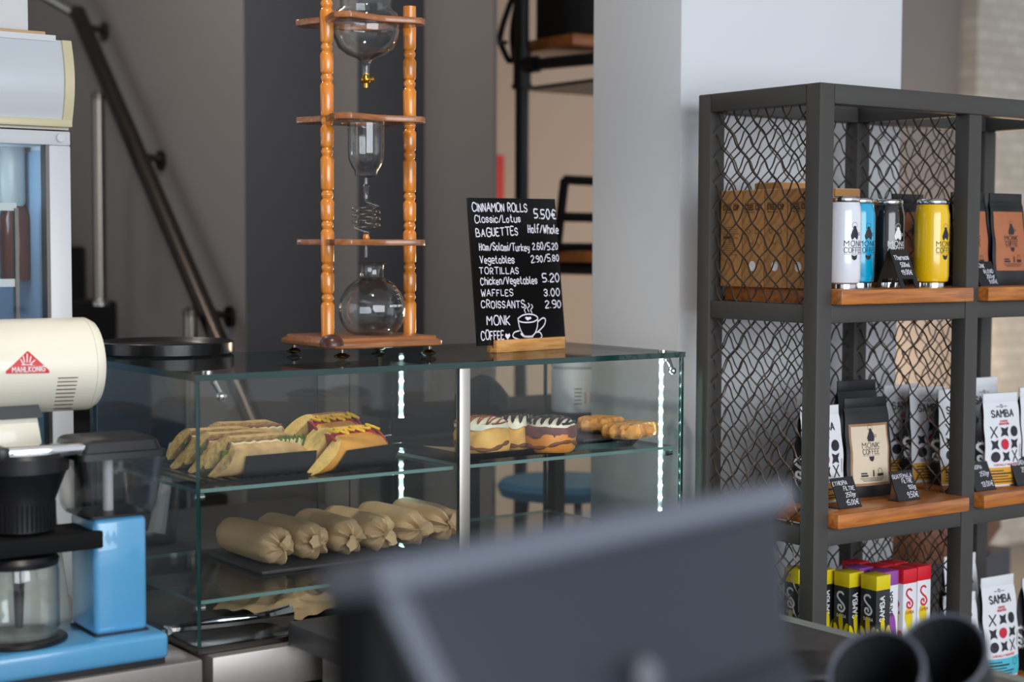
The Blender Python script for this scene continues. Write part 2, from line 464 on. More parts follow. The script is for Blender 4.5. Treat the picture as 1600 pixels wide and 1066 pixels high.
struct('wall_end', G().box(X3, Y3, 0, X3 + 0.012, 5.2, ZC), 'grey_paint')
struct('wall_far', G().box(X3 - 0.1, 5.2, 0, slope(1250) * 5.2, 5.3, ZC), 'beige_paint')
struct('wall_grey', G().box(slope(1250) * 5.2, 5.2, 0, slope(1495) * 5.2, 5.3, ZC), 'mid_paint')
struct('wall_brick', G().box(slope(1495) * 5.2, 5.1, 0, 9, 5.3, ZC), 'brick')
struct('wall_left', G().box(-2.6, -1.0, 0, -2.5, 2.2, ZC), 'grey_paint')  # unseen wall added left of the camera to block world light
struct('wall_landing', G().box(-3, 7.4, 0, X1 + 0.06, 7.5, ZC), 'grey_paint')
PX, PY = 2.125, 2.385
struct('wall_pillar', G().box(PX, PY, 0, 2.765, 2.66, ZC), 'white_paint', bevel=0.004)

# red sign on the far wall
p = ony(768, 308, 5.19); q = ony(787, 243, 5.19)
tag(G().box(p.x - 0.02, 5.185, p.z - 0.1, q.x, 5.2, q.z).build('wall_sign', 'red_paint', bevel=0.002), 'red upright sign on the beige wall beside the grey wall edge', 'sign')

# ---- stairs, posts, handrail
st = rroot('staircase', (X1, 5.0, 0), 0, 'staircase with black carpeted steps climbing along the grey wall', 'staircase')
ya = X1 / slope(183) - 5.0; za = onx(183, 470, X1).z
for k in range(-3, 4):
    y = ya + 0.2745 * k; z = za + 0.18 * k
    G().box(-1.3, y, max(0, z - 0.5), -0.001, y + 0.29, z).build('step', 'black_carpet', st, bevel=0.012)
XR = X1 - 0.09
hr = rroot('handrail', (XR, 4.2, 1.2), 0, 'dark metal handrail sloping up the grey stair wall', 'handrail')
pts = [onx(350, 552, XR), onx(345, 540, XR), onx(122, 22, XR)]
top = pts[2]; o0 = Vector((XR, 4.2, 1.2))
end = onx(122, 22, XR) + Vector((-0.55, 0.75, 0.5)) * 0.9
G().tube([pts[0] + (pts[0] - pts[2]).normalized() * 0.3 - o0, pts[2] - o0], 0.027, 14).build('rail', 'dark_steel', hr)
G().tube([pts[2] - o0, end - o0], 0.021, 14).build('upper_rail', 'steel', hr)
g = G().ball(pts[2] - o0, 0.029, 14); g.build('elbow', 'dark_steel', hr)
for px, py in ((152, 75), (240, 275), (347, 518)):
    a = onx(px, py, X1 - 0.03)
    b = pts[2] + (pts[1] - pts[2]) * ((a.y - pts[2].y) / (pts[1].y - pts[2].y)); a.z = b.z - 0.01
    G().tube([b - o0 + Vector((0, 0, -0.02)), Vector((X1 - 0.004, a.y, a.z - 0.03)) - o0], 0.011, 8).tube([Vector((X1 - 0.012, a.y, a.z - 0.03)) - o0, Vector((X1 - 0.001, a.y, a.z - 0.03)) - o0], 0.032, 14).build('bracket', 'dark_steel', hr)
def rail_post(px, pyb, pyt, X, lab, zb=None):
    a = onx(px, pyb, X); t = onx(px, pyt, X); zb = a.z if zb is None else zb
    o = rroot('stair_post', (X, a.y, zb), 0, lab, 'post', 'stainless stair posts')
    h = t.z - zb
    G().lathe([(0.019, 0), (0.019, h - 0.03)], 18).build('shaft', 'post_steel', o)
    G().lathe([(0.026, 0), (0.026, 0.012), (0.02, 0.02)], 18).build('collar', 'steel', o)
    G().lathe([(0.0205, h - 0.03), (0.0205, h - 0.012), (0.008, h - 0.006), (0.008, h)], 18).build('cap', 'dark_steel', o)
rail_post(157, 466, 140, X1 - 0.2, 'tall stainless post standing on a black stair step behind the fridge', za + 0.0)
rail_post(298, 560, 478, X1 - 0.15, 'stainless post at the foot of the handrail, only its top in view', 0.0)

# ---- pipe shelf with bag, behind the pillar
YP = 3.9; XP = ony(815, 300, YP).x
zb = ony(812, 70, YP).z; zl = ony(905, 393, YP - 0.35).z
ps = rroot('pipe_shelf', (XP, YP, 0), 0, 'black iron pipe shelf unit with wooden boards against the beige wall', 'shelf')
G().tube([(0, 0, 0), (0, 0, ZC - 0.3)], 0.0205, 16).build('upright_pipe', 'black_pipe', ps)
for z in (zb - 0.06, zl - 0.05):
    G().tube([(0, 0.01, z), (0.09, -0.42, z)], 0.018, 12).build('cross_pipe', 'black_pipe', ps)
    G().tube([(0, 0, z - 0.06), (0, 0, z + 0.05)], 0.027, 16).tube([(0, 0, z - 0.07), (0, 0, z - 0.055)], 0.031, 16).tube([(0, 0, z), (0.012, -0.06, z)], 0.025, 14).build('tee_fitting', 'black_pipe', ps)
G().tube([(0.5, 0, 0), (0.5, 0, ZC - 0.3)], 0.0205, 16).build('upright_pipe', 'black_pipe', ps)
G().box(0.035, -0.20, zb - 0.018, 0.5, 0.08, zb + 0.018).build('board', 'shelf_wood', ps, bevel=0.005)
G().box(0.06, -0.26, zb - 0.125, 0.5, 0.08, zb - 0.115).build('under_plate', 'black_pipe', ps)
G().box(0.02, -0.42, zl - 0.032, 0.5, 0.1, zl).build('board', 'shelf_wood', ps, bevel=0.005)

bg = rroot('backpack', (XP + 0.25, YP - 0.06, zb + 0.018), 0, 'black fabric bag with a hanging strap on the upper pipe shelf board', 'bag')
g = G()
def bagf(u, v):
    a = 2 * pi * u; z = v * 0.42; k = 1 - 0.25 * v ** 4
    cx, cy = math.cos(a), math.sin(a)
    return (0.19 * k * math.copysign(abs(cx) ** 0.5, cx), 0.13 * k * math.copysign(abs(cy) ** 0.5, cy), z)
g.loft([[bagf(i / 28, v) for i in range(28)] for v in (0, 0.03, 0.2, 0.4, 0.6, 0.8, 0.92, 1.0)]); g.jitter(0.008, 9, 2)
g.build('bag_body', 'cloth_black', bg, bevel=0)
g = G(); pc = [(-0.15, -0.03, 0.34)] + [tuple(ony(px, py, YP + 0.04) - bg.location) for px, py in ((812, -22), (792, 20), (781, 58), (784, 72), (797, 98), (803, 92), (801, 55), (806, 15), (818, -15))] + [(-0.16, -0.03, 0.2)]
sp = spline(pc, 6)
for a, b in zip(sp, sp[1:]):
    w = Vector((0.005, -0.009, 0)); t = Vector((0.002, 0.002, 0))
    g.loft([[a - w - t, a + w - t, a + w + t, a - w + t], [b - w - t, b + w - t, b + w + t, b - w + t]])
g.build('strap', 'cloth_black', bg)
q = ony(782, 66, YP + 0.04) - bg.location
G().box(q.x - 0.022, q.y - 0.01, q.z - 0.006, q.x + 0.022, q.y + 0.01, q.z + 0.006).build('buckle', 'black_plastic', bg, bevel=0.003)

# small things on the lower pipe shelf
a = ony(880, 385, YP - 0.2)
ms = rroot('tilted_metal_stand', (a.x + 0.09, YP - 0.15, zl), 0.2, 'slanted black metal stand with two cut-out windows on the lower pipe shelf', 'stand')
g = G()
def bar(a, b, w=0.012):
    g.tube([a, b], w, 4)
for a_, b_ in (((-0.09, 0, 0.01), (0.0, 0.05, 0.21)), ((0.09, 0, 0.01), (0.16, 0.05, 0.21)), ((0.0, 0.05, 0.21), (0.16, 0.05, 0.21)), ((-0.05, 0.02, 0.10), (0.12, 0.02, 0.10)), ((-0.09, 0, 0.01), (0.09, 0, 0.01))):
    bar(a_, b_, 0.014)
g.build('frame', 'black_matte', ms)
ad = rroot('power_adapter', (XP + 0.19, YP - 0.31, zl), 0.3, 'white power adapter with a loose cable on the lower pipe shelf', 'adapter')
G().box(-0.03, -0.02, 0, 0.05, 0.02, 0.035).build('plug_body', 'white_plastic', ad, bevel=0.006)
G().tube(spline([(-0.03, 0, 0.02), (-0.09, -0.02, 0.012), (-0.14, -0.05, 0.006), (-0.11, -0.07, 0.005), (-0.03, -0.06, 0.006), (0.02, -0.07, 0.005)], 8), 0.0035, 6).build('cable', 'white_plastic', ad)

# ---- things behind the display case
bc = rroot('back_counter', (1.75, 3.35, 0), 0, 'low dark counter behind the display case', 'counter')
G().box(-0.5, -0.25, 0, 0.18, 0.25, 0.83).build('body', 'charcoal_grey', bc)
G().box(-0.52, -0.27, 0.83, 0.2, 0.27, 0.86).build('worktop', 'bar_top', bc, bevel=0.003)
cp = rroot('plastic_tub', (onz(278, 862, 0.86).x, 3.25, 0.86), 0, 'translucent plastic bucket with a white scoop behind the left case pane', 'bucket')
G().lathe([(0.05, 0), (0.065, 0.16), (0.068, 0.165), (0.066, 0.165), (0.063, 0.158), (0.048, 0.004)], 28, cap=True).build('bucket', 'tank', cp)
G().tube([(0.01, 0, 0.02), (0.05, 0.0, 0.21)], [0.02, 0.008], 8).build('scoop', 'white_plastic', cp)

tb_ = onz(897, 642, 1.14)
bb = rroot('tall_table', (tb_.x, tb_.y + 0.12, 0), 0, 'tall dark table behind the right half of the display case', 'table')
for sx in (-0.30, 0.17):
    for sy_ in (-0.15, 0.17): G().box(sx, sy_, 0, sx + 0.03, sy_ + 0.03, 1.12).build('leg', 'black_pipe', bb)
G().box(-0.33, -0.19, 1.12, 0.23, 0.23, 1.14).build('table_top', 'black_matte', bb, bevel=0.003)
tu = rroot('storage_tub', (tb_.x, tb_.y, 1.14), -0.4, 'white round tub with a teal and tan label on the tall dark table', 'tub')
G().lathe([(0.048, 0), (0.05, 0.006), (0.05, 0.092), (0.046, 0.098)], 30).build('tub_body', 'white_plastic', tu)
G().lathe([(0.052, 0.098), (0.052, 0.116), (0.048, 0.121)], 30).build('lid', 'white_enamel', tu)
def cyl(r): return lambda x, y: (r * math.sin(x / r), -r * math.cos(x / r), y)
printed([[(0.0, 0.088), (0.035, 0.088), (0.035, 0.068)]], cyl(0.0506), 'label', 'teal_print', tu)
printed([[(0.01, 0.02), (0.03, 0.02), (0.03, 0.045), (0.01, 0.045)]], cyl(0.0506), 'label', 'kraft', tu)
printed([q for k in range(5) for q in stroke2([(-0.012, 0.02 + 0.008 * k), (0.002, 0.02 + 0.008 * k)], 0.002)], cyl(0.0506), 'print', 'ink', tu)
g = G().ball((0, 0, 0.03), 0.06, 14, sc=(1.1, 0.7, 0.75)); g.jitter(0.016, 14, 5)
for i, v in enumerate(g.v): g.v[i] = (v[0], v[1], max(v[2], 0.0))
pb = onz(785, 618, 1.14); ob = g.build('cloth_pouch', 'cloth_black'); ob.location = (tb_.x - 0.2, tb_.y + 0.06, 1.14)
tag(ob, 'crumpled black cloth pouch on the tall dark table beside the white tub', 'pouch')

# added stool standing in for a blue reflection in the case glass
sp_ = dep(880, 748, 4.5)
so = rroot('reflection_stool', (sp_.x, sp_.y, 0), 0.5, 'added dark stool with a blue seat standing in for a reflection in the case', 'stool')
hs = 0.85
G().lathe([(0.12, hs - 0.05), (0.175, hs - 0.04), (0.185, hs - 0.015), (0.17, hs), (0.05, hs + 0.004)], 28).build('reflection_seat', 'stool_blue', so)
for k in range(4):
    a = pi / 4 + k * pi / 2
    G().tube([(0.11 * math.cos(a), 0.11 * math.sin(a), hs - 0.045), (0.2 * math.cos(a), 0.2 * math.sin(a), 0)], 0.012, 8).build('leg', 'black_pipe', so)
G().tube([(0.165 * math.cos(2 * pi * k / 24), 0.165 * math.sin(2 * pi * k / 24), 0.28) for k in range(24)], 0.009, 6, closed=True).build('reflection_foot_ring', 'black_pipe', so)

# ---- display fridge
FY = 3.0; fr_ = ony(110, 200, FY)
fx1 = fr_.x; fx0 = fx1 - 0.58
ztop = ony(55, 199, FY).z; zh0 = ony(60, 189, FY).z; zh1 = ony(60, 61, FY).z
F = rroot('display_fridge', ((fx0 + fx1) / 2, FY, 0), 0, 'white display fridge with a lit glass door and a curved sign box', 'fridge')
hw = 0.29; hz = ztop
g = G(); g.box(-hw, 0.05, 0, -hw + 0.03, 0.6, hz).box(hw - 0.03, 0.05, 0, hw, 0.6, hz).box(-hw, 0.57, 0, hw, 0.6, hz).box(-hw, 0.05, hz - 0.03, hw, 0.6, hz).box(-hw, 0.05, 0, hw, 0.6, 0.12)
g.build('cabinet', 'white_enamel', F)
G().box(-hw + 0.031, 0.555, 0.13, hw - 0.031, 0.569, hz - 0.04).box(-hw + 0.031, 0.06, 0.13, -hw + 0.034, 0.55, hz - 0.04).box(hw - 0.034, 0.06, 0.13, hw - 0.031, 0.55, hz - 0.04).build('liner', 'fridge_inside', F)
fw_ = 0.042
g = G(); g.box(-hw, 0, 0.1, hw, 0.045, 0.1 + fw_).box(-hw, 0, hz - fw_ + 0.01, hw, 0.045, hz - 0.005).box(-hw, 0, 0.1 + fw_, -hw + fw_, 0.045, hz - fw_ + 0.01).box(hw - fw_, 0, 0.1 + fw_, hw, 0.045, hz - fw_ + 0.01)
dr = g.build('door', 'white_enamel', F, bevel=0.003)
G().box(-hw + fw_, 0.018, 0.1 + fw_, hw - fw_, 0.024, hz - fw_ + 0.01).build('door_glass', 'glass', dr)
G().box(hw - fw_ - 0.006, 0.002, 0.1 + fw_, hw - fw_, 0.03, hz - fw_ + 0.01).build('gasket', 'dark_steel', dr)
shz = [ony(30, y, FY + 0.2).z for y in (326, 440)] + [1.02, 0.72, 0.42]
for z in shz:
    g = G()
    for k in range(13): g.tube([(-hw + 0.04, 0.08 + 0.035 * k, z), (hw - 0.08, 0.08 + 0.035 * k, z)], 0.0025, 5)
    g.box(-hw + 0.04, 0.075, z - 0.007, hw - 0.08, 0.082, z + 0.008)
    g.build('wire_shelf', 'white_plastic', F)
G().box(hw - 0.085, 0.07, 0.15, hw - 0.078, 0.085, hz - 0.15).build('shelf_rail', 'dark_steel', F)
# curved sign box
def hdr(z): t = (z - zh0) / (zh1 - zh0); return -0.004 - 0.016 * math.sin(pi * min(max(t, 0), 1))
zs = [zh0 + (zh1 - zh0) * k / 14 for k in range(15)]
hd = G().loft([[(x, 0.3, zs[0])] + [(x, hdr(z), z) for z in zs] + [(x, 0.3, zs[-1])] for x in (-hw, hw - 0.018)]).build('sign_box', 'light_panel', F)
G().loft([[(x, 0.31, zs[0] - 0.006)] + [(x, hdr(z) - 0.006, z) for z in zs] + [(x, 0.31, zs[-1] + 0.004)] for x in (hw - 0.018, hw)]).build('end_cap', 'cream_plastic', F)
G().box(0.12, -0.012, zh0 - 0.010, hw, 0.05, zh0 + 0.004).build('lower_trim', 'cream_plastic', F, bevel=0.002)
G().box(-hw, -0.010, zh1 - 0.003, hw - 0.03, 0.02, zh1 + 0.008).build('upper_trim', 'white_enamel', F)
G().box(-hw, 0.01, hz - 0.002, hw, 0.4, zh0).build('spacer', 'brushed_steel', F)
G().tube([(hw - 0.02, -0.005, zh0 - 0.03), (hw - 0.02, 0.03, zh0 - 0.03)], 0.008, 10).build('hinge_bolt', 'chrome', F)
fl_ = bpy.data.lights.new('fridge_lamp', 'POINT'); fl_.energy = 0.9; fl_.color = (0.62, 0.82, 1.0); fl_.shadow_soft_size = 0.05
flo = bpy.data.objects.new('fridge_lamp', fl_); COL.objects.link(flo); flo.location = ((fx0 + fx1) / 2 + 0.05, FY + 0.12, hz - 0.12)
# bottles in the fridge
def bottle(x, y, z, r, h, m, lab):
    b = rroot('drink_bottle', (x, y, z), 0, lab, 'bottle', 'bottles in the display fridge')
    G().lathe([(r * 0.9, 0), (r, 0.008), (r, h * 0.62), (r * 0.4, h * 0.82), (r * 0.36, h * 0.94)], 18).build('bottle_body', m, b)
    G().lathe([(r * 0.42, h * 0.935), (r * 0.42, h)], 14).build('cap', 'white_plastic', b)
fc = (fx0 + fx1) / 2
zq = shz[0] + 0.0035
b1 = ony(16, 326, FY + 0.16)
bottle(b1.x, FY + 0.16, zq, 0.03, 0.2, 'clear_plastic', 'clear bottle on the upper fridge shelf, nearest the glass')
bottle(b1.x - 0.075, FY + 0.16, zq, 0.03, 0.2, 'bottle_green', 'green bottle on the upper fridge shelf beside the clear bottle')
zq = shz[1] + 0.0035
bottle(b1.x + 0.01, FY + 0.16, zq, 0.032, 0.2, 'bottle_brown', 'brown bottle on the lower fridge shelf, nearest the glass')
bottle(b1.x - 0.07, FY + 0.16, zq, 0.032, 0.19, 'bottle_green', 'green bottle on the lower fridge shelf beside the brown bottle')
bottle(b1.x + 0.0, FY + 0.16, shz[2] + 0.0035, 0.032, 0.19, 'bottle_green', 'green bottle on the fridge shelf below the brown bottle')
# things on the fridge
ft = zh1 + 0.004
wb = ony(39, 20, FY + 0.12)
tag(G().box(fx0 + 0.1, FY + 0.1, ft + 0.012, wb.x, FY + 0.28, ft + 0.32).build('white_carton', 'white_plastic', bevel=0.004), 'white carton standing on top of the display fridge', 'carton')
g = G().box(fx0 + 0.08, FY + 0.0, ft, ony(57, 57, FY + 0.05).x, FY + 0.29, ft + 0.011); g.build('paper_stack', 'kraft', bevel=0.002)
tag(bpy.data.objects['paper_stack'], 'flat brown paper stack under the white carton on the fridge', 'paper')

# ------------------------------------------------------------------ shelving rack
RX, RY0, RY1, RT = 2.083, 1.977, 2.288, 1.784
Z1, Z2, Z3 = 1.4245, 1.028, 0.632
PXS = [2.083, 2.484, 2.886]; PW = 0.037
R = rroot('shelving_rack', (RX, RY0, 0), 0, 'dark grey steel shelving rack with woven wire sides and wooden shelves', 'rack')
def rb(name, x0, y0, z0, x1, y1, z1, m='rack_paint', b=0.0025, par=None):
    return G().box(x0 - RX, y0 - RY0, z0, x1 - RX, y1 - RY0, z1).build(name, m, par or R, bevel=b)
for i, x in enumerate(PXS):
    for y in (RY0, RY1 - 0.034): rb('post', x, y, 0, x + PW, y + 0.034, RT - (0.035 if i else 0.0))
# top frame
rb('top_rail', RX + PW, RY0, RT - 0.035, PXS[2] + PW, RY0 + 0.034, RT)
rb('top_rail', RX + PW, RY1 - 0.034, RT - 0.035, PXS[2] + PW, RY1, RT)
for x in PXS: rb('top_rail', x, RY0 + 0.034, RT - 0.035, x + PW, RY1 - 0.034, RT)
for z in (Z1, Z2, Z3, 0.236):
    zt = z - 0.027
    for i in (0, 1):
        a, b = PXS[i] + PW, PXS[i + 1]
        rb('shelf_rail', a, RY0 + 0.001, zt - 0.033, b, RY0 + 0.03, zt)
        rb('shelf_rail', a, RY1 - 0.03, zt - 0.033, b, RY1 - 0.001, zt)
        rb('shelf_board', a + 0.001, RY0 - 0.022, zt, b - 0.004 if i == 0 else b + 0.02, RY1 - 0.036, z, 'shelf_wood', 0.0035)
    for x in PXS: rb('shelf_rail', x + 0.004, RY0 + 0.034, zt - 0.033, x + 0.033, RY1 - 0.034, zt)
def mesh_panel(a0, a1, z0, z1, fn, amp=0.0034, px=0.0415, pz=0.047, r=0.00165):
    """woven crimped wire: fn(a, z, depth) -> point"""
    g = G(); w, h = a1 - a0, z1 - z0; k = pz / px
    for s in (1, -1):
        n0 = int(-h / k / px) - 2; n1 = int(w / px) + 2
        if s == -1: n0, n1 = -1, int((w + h / k) / px) + 2
        for i in range(n0, n1):
            pts = []
            c = i * px
            L = h / (pz / 2)      # half-pitch steps along z
            m = int(L * 4) + 1
            for j in range(m + 1):
                z = h * j / m; a = c + s * z / k
                ph = (z / (pz / 2)) * pi
                a += 0.0014 * math.sin(ph)
                if -0.002 <= a <= w + 0.002: pts.append(fn(a0 + a, z0 + z, amp * math.sin(ph + pi / 2) * s))
                elif len(pts) > 2: break
                else: pts = []
            if len(pts) > 2: g.tube(pts, r, 4)
    return g
zlo = 0.30
ob = mesh_panel(0.03, RY1 - RY0 - 0.03, zlo, RT - 0.03, lambda a, z, d: (0.012 + d, a, z)).build('wire_mesh', 'wire', R)
ob = mesh_panel(0.03, RY1 - RY0 - 0.03, zlo, RT - 0.03, lambda a, z, d: (PXS[1] - RX + 0.012 + d, a, z)).build('wire_mesh', 'wire', R)
for i in (0, 1):
    mesh_panel(PXS[i] + PW - RX - 0.004, PXS[i + 1] - RX + 0.004, zlo, RT - 0.03, lambda a, z, d: (a, RY1 - RY0 - 0.018 + d, z)).build('wire_mesh', 'wire', R)

# ---- thermos cans
MONKF = None
def monk(x, y, s, sub=0, cup=True):
    """the coffee maker's emblem: hooded figure with a ring above, over two lines of writing and a cup"""
    P = []
    fig = [(-0.15, 0), (0.16, 0), (0.20, 0.12), (0.17, 0.34), (0.09, 0.48), (0.05, 0.5), (-0.05, 0.5), (-0.12, 0.38), (-0.2, 0.16)]
    P += fan([(x + a * s, y + (b + 0.62) * s) for a, b in fig])
    P.append(disc2(x + 0.0 * s, y + 1.13 * s, 0.075 * s, 12))
    P += circ2(x, y + 1.22 * s, 0.13 * s, 0.012 * s, 18)
    P += circ2(x + 0.26 * s, y + 0.86 * s, 0.06 * s, 0.02 * s, 10)
    P += write('MONK', x, y + 0.34 * s, 0.22 * s, 0.03 * s, width=0.95 * s, align='c', sub=sub, rnd=False)
    P += write('COFFEE', x, y + 0.06 * s, 0.22 * s, 0.03 * s, width=0.95 * s, align='c', sub=sub, rnd=False)
    P += stroke2([(x - 0.5 * s, y), (x + 0.5 * s, y)], 0.012 * s, sub)
    if cup: P += fan([(x - 0.16 * s, y - 0.04 * s), (x - 0.12 * s, y - 0.2 * s), (x, y - 0.27 * s), (x + 0.12 * s, y - 0.2 * s), (x + 0.16 * s, y - 0.04 * s)])
    return P
def can(x, y, rz, m, ink, lab):
    c = rroot('thermos_can', (x, y, Z1), rz, lab, 'thermos', 'can shaped thermos flasks on the top shelf')
    r = 0.0325
    G().lathe([(0.024, 0.0075), (0.0305, 0.011), (r, 0.02), (r, 0.135), (0.0295, 0.151), (0.0285, 0.1545)], 40).build('can_body', m, c)
    G().lathe([(0.0265, 0), (0.0265, 0.0078)], 36).build('base_ring', 'chrome', c)
    G().lathe([(0.0282, 0.155), (0.0295, 0.157), (0.0295, 0.162), (0.027, 0.165), (0.025, 0.162), (0.004, 0.162)], 36).tube([(-0.012, 0, 0.163), (0.012, 0, 0.163)], 0.003, 6).build('lid', 'chrome', c)
    printed(monk(0.0, 0.062, 0.042, 0.003), cyl(r + 0.0003), 'print', ink, c)
    return c
CR = -0.1
can(2.192, 2.02, -0.14, 'can_white', 'ink', 'white can shaped thermos beside the front rack post')
can(2.285, 2.07, -0.16, 'can_blue', 'ink', 'bright blue can shaped thermos behind the white one')
can(2.383, 2.085, -0.16, 'can_black', 'white_print', 'black can shaped thermos behind the folded price sign')
can(2.437, 2.022, 0.0, 'can_yellow', 'ink', 'yellow can shaped thermos on the top shelf')

# ---- price signs: a bent black plastic card with chalk writing
def sign(x, y, z, rz, lines, lab, w=0.058, h=0.05, lean=0.42, group='black price signs on the rack'):
    s = rroot('price_sign', (x, y, z), rz, lab, 'sign', group)
    g = G()
    c, sn = math.cos(lean), math.sin(lean)
    g.loft([[(X, sn * h * t + 0.0, c * h * t + 0.002) for t in (0, 1)] + [(X, sn * h * t + 0.002, c * h * t + 0.002) for t in (1, 0)] for X in (-w / 2, w / 2)])
    g.box(-w / 2, -0.001, 0, w / 2, 0.026, 0.002)
    g.build('card', 'black_plastic', s)
    P = []
    for t, u, v, sz, al in lines: sz *= 1.15; P += write(t, (u - 0.5) * w, v * h, sz * h, sz * h * 0.135, align=al, jit=0.35, slant=0.08)
    printed(P, lambda x_, y_: (x_, sn * y_ - 0.0006, c * y_ + 0.002), 'lettering', 'chalk', s)
    return s
# folded A-sign for the thermos cans
ts = onz(1412, 449, Z1)
t = rroot('price_sign', (2.318, 2.0, Z1), 0.12, 'folded black price sign in front of the black thermos', 'sign', 'black price signs on the rack')
wA, hA, lA = 0.056, 0.076, 0.38
g = G(); c_, s_ = math.cos(lA), math.sin(lA)
for sg in (1, -1):
    def fa(X, T, o=0.0, sg=sg): return (X, -sg * s_ * (hA - T) + o, c_ * T)
    for X0, X1_, T0, T1 in ((-wA / 2, wA / 2, 0.018, hA), (-wA / 2, -wA / 2 + 0.012, 0, 0.018), (wA / 2 - 0.012, wA / 2, 0, 0.018)):
        g.add([fa(X0, T0), fa(X1_, T0), fa(X1_, T1), fa(X0, T1), fa(X0, T0, 0.002), fa(X1_, T0, 0.002), fa(X1_, T1, 0.002), fa(X0, T1, 0.002)],
              [(0, 1, 2, 3), (7, 6, 5, 4), (0, 4, 5, 1), (1, 5, 6, 2), (2, 6, 7, 3), (3, 7, 4, 0)])
g.build('card', 'black_plastic', t)
P = write('Thermos', 0.0, 0.056, 0.0085, 0.0014, width=0.044, align='c', jit=0.3) + write('500ml', 0.005, 0.042, 0.008, 0.0014, align='c', jit=0.3) + write('19.00€', 0.003, 0.027, 0.0085, 0.0014, align='c', jit=0.3)
printed(P, lambda x, y: (x, -(s_ * (hA - y)) - 0.0006, c_ * y), 'lettering', 'chalk', t)
t.rotation_euler.z = 0.1
sign(2.575, 1.993, Z1, 0.02, [('MONK', 0.12, 0.74, 0.13, 'l'), ('BLEND', 0.9, 0.52, 0.13, 'r'), ('200gr', 0.9, 0.30, 0.13, 'r'), ('9.00€', 0.92, 0.08, 0.13, 'r')], 'black price sign in front of the brown labelled coffee bags')
sign(2.196, 1.995, Z2, 0.02, [('ETHIOPIA', 0.02, 0.76, 0.11, 'l'), ('FILTRE', 0.9, 0.56, 0.11, 'r'), ('250gr', 0.88, 0.34, 0.12, 'r'), ('15,00€', 0.9, 0.08, 0.13, 'r')], 'black price sign beside the front rack post, in front of the gold banded bag', 0.06, 0.056)
sign(2.352, 1.992, Z2, 0.02, [('GUATEMALA', 0.04, 0.76, 0.11, 'l'), ('FILTRE', 0.86, 0.58, 0.11, 'r'), ('100g', 0.6, 0.36, 0.12, 'l'), ('9,50€', 0.94, 0.08, 0.14, 'r')], 'black price sign reading Guatemala at the middle of the shelf edge', 0.062, 0.056)
sign(2.572, 1.990, Z2, 0.02, [('ETHIOPIA', 0.02, 0.76, 0.11, 'l'), ('250gr', 0.9, 0.5, 0.13, 'r'), ('13.00€', 0.92, 0.12, 0.14, 'r')], 'black price sign right of the middle rack post, in front of the gold banded bags', 0.062, 0.056)
sign(2.70, 1.990, Z2, 0.02, [('BURUNDI', 0.06, 0.74, 0.12, 'l'), ('250gr', 0.9, 0.46, 0.13, 'r')], 'black price sign reading Burundi at the edge of the picture', 0.062, 0.056)
q = onz(1548, 1066, Z3)
sign(q.x, q.y + 0.012, Z3, 0.1, [('TOUBAS', 0.06, 0.7, 0.15, 'l'), ('250gr', 0.92, 0.42, 0.15, 'r'), ('9€', 0.9, 0.12, 0.14, 'r')], 'black price sign on the lowest shelf in front of the blue banded bag', 0.066, 0.06)

# ---- coffee bags
def bagfns(w, h, d):
    def T(t): return max(0.0022, d * max(0.0, 1 - t / 0.9) ** 0.55 if t > 0.08 else d * (0.9 + 0.1 * t / 0.08) * (1 - 0.08 / 0.9) ** 0.55)
    def hw(t): return w / 2 * (0.955 + 0.045 * math.sin(pi * min(t * 1.05, 1)))
    def fy(x, z):
        t = min(max(z / h, 0), 1); s = min(1, abs(x) / hw(t)); return -T(t) / 2 * (0.66 + 0.34 * math.cos(s * pi / 2)) + 0.0015 * math.sin(z * 90 + x * 60) * (1 - abs(2 * t - 1))
    def sy(t): return T(t) / 2 * 0.66
    return T, hw, fy, sy
def bag(x, y, z, rz, w, h, d, mats, lab, group, deco, ry=0, rx=0):
    """stand-up pouch: mats = (front, rest)"""
    T, hw, fy, sy = bagfns(w, h, d)
    b = rroot('coffee_bag', (x, y, z), rz, lab, 'bag', group, rx, ry)
    g = G()
    g.grid(lambda u, v: ((2 * u - 1) * hw(v), fy((2 * u - 1) * hw(v), v * h), v * h), 15, 22, 0)
    g.grid(lambda u, v: ((2 * u - 1) * hw(v), -fy((2 * u - 1) * hw(v), v * h), v * h), 15, 22, 1)
    for sg in (-1, 1):
        def sd(u, v, sg=sg):
            k = 1 - abs(2 * u - 1)
            return (sg * (hw(v) - 0.010 * k * min(1, v * 2.5) * (1 if v < 0.95 else 0.2)), (2 * u - 1) * -fy(hw(v), v * h), v * h)
        g.grid(sd, 5, 22, 1)
    g.grid(lambda u, v: ((2 * u - 1) * hw(0), (2 * v - 1) * -fy((2 * u - 1) * hw(0), 0), 0.0), 15, 3, 1)
    bo = g.build('pouch', list(mats), b, smooth=50)
    G().box(-hw(1) + 0.001, -0.0022, h * 0.9, hw(1) - 0.001, 0.0022, h * 1.0, 0).build('top_seal', mats[0], b, bevel=0.0008)
    deco(b, w, h, d, fy, hw, sy)
    return b
def patch(b, fy, x0, z0, x1, z1, m, name, off, nx=10, nz=12):
    g = G().grid(lambda u, v: (x0 + (x1 - x0) * u, fy(x0 + (x1 - x0) * u, z0 + (z1 - z0) * v) - off, z0 + (z1 - z0) * v), nx, nz)
    return g.build(name, m, b)
def star(x, y, r):
    pts = []
    for k in range(4):
        a = pi / 4 + k * pi / 2; pts.append((x + r * math.cos(a), y + r * math.sin(a))); a += pi / 4; pts.append((x + r * 0.45 * math.cos(a), y + r * 0.45 * math.sin(a)))
    n = len(pts)
    return [[(x, y), pts[i], pts[(i + 1) % n]] for i in range(n)]
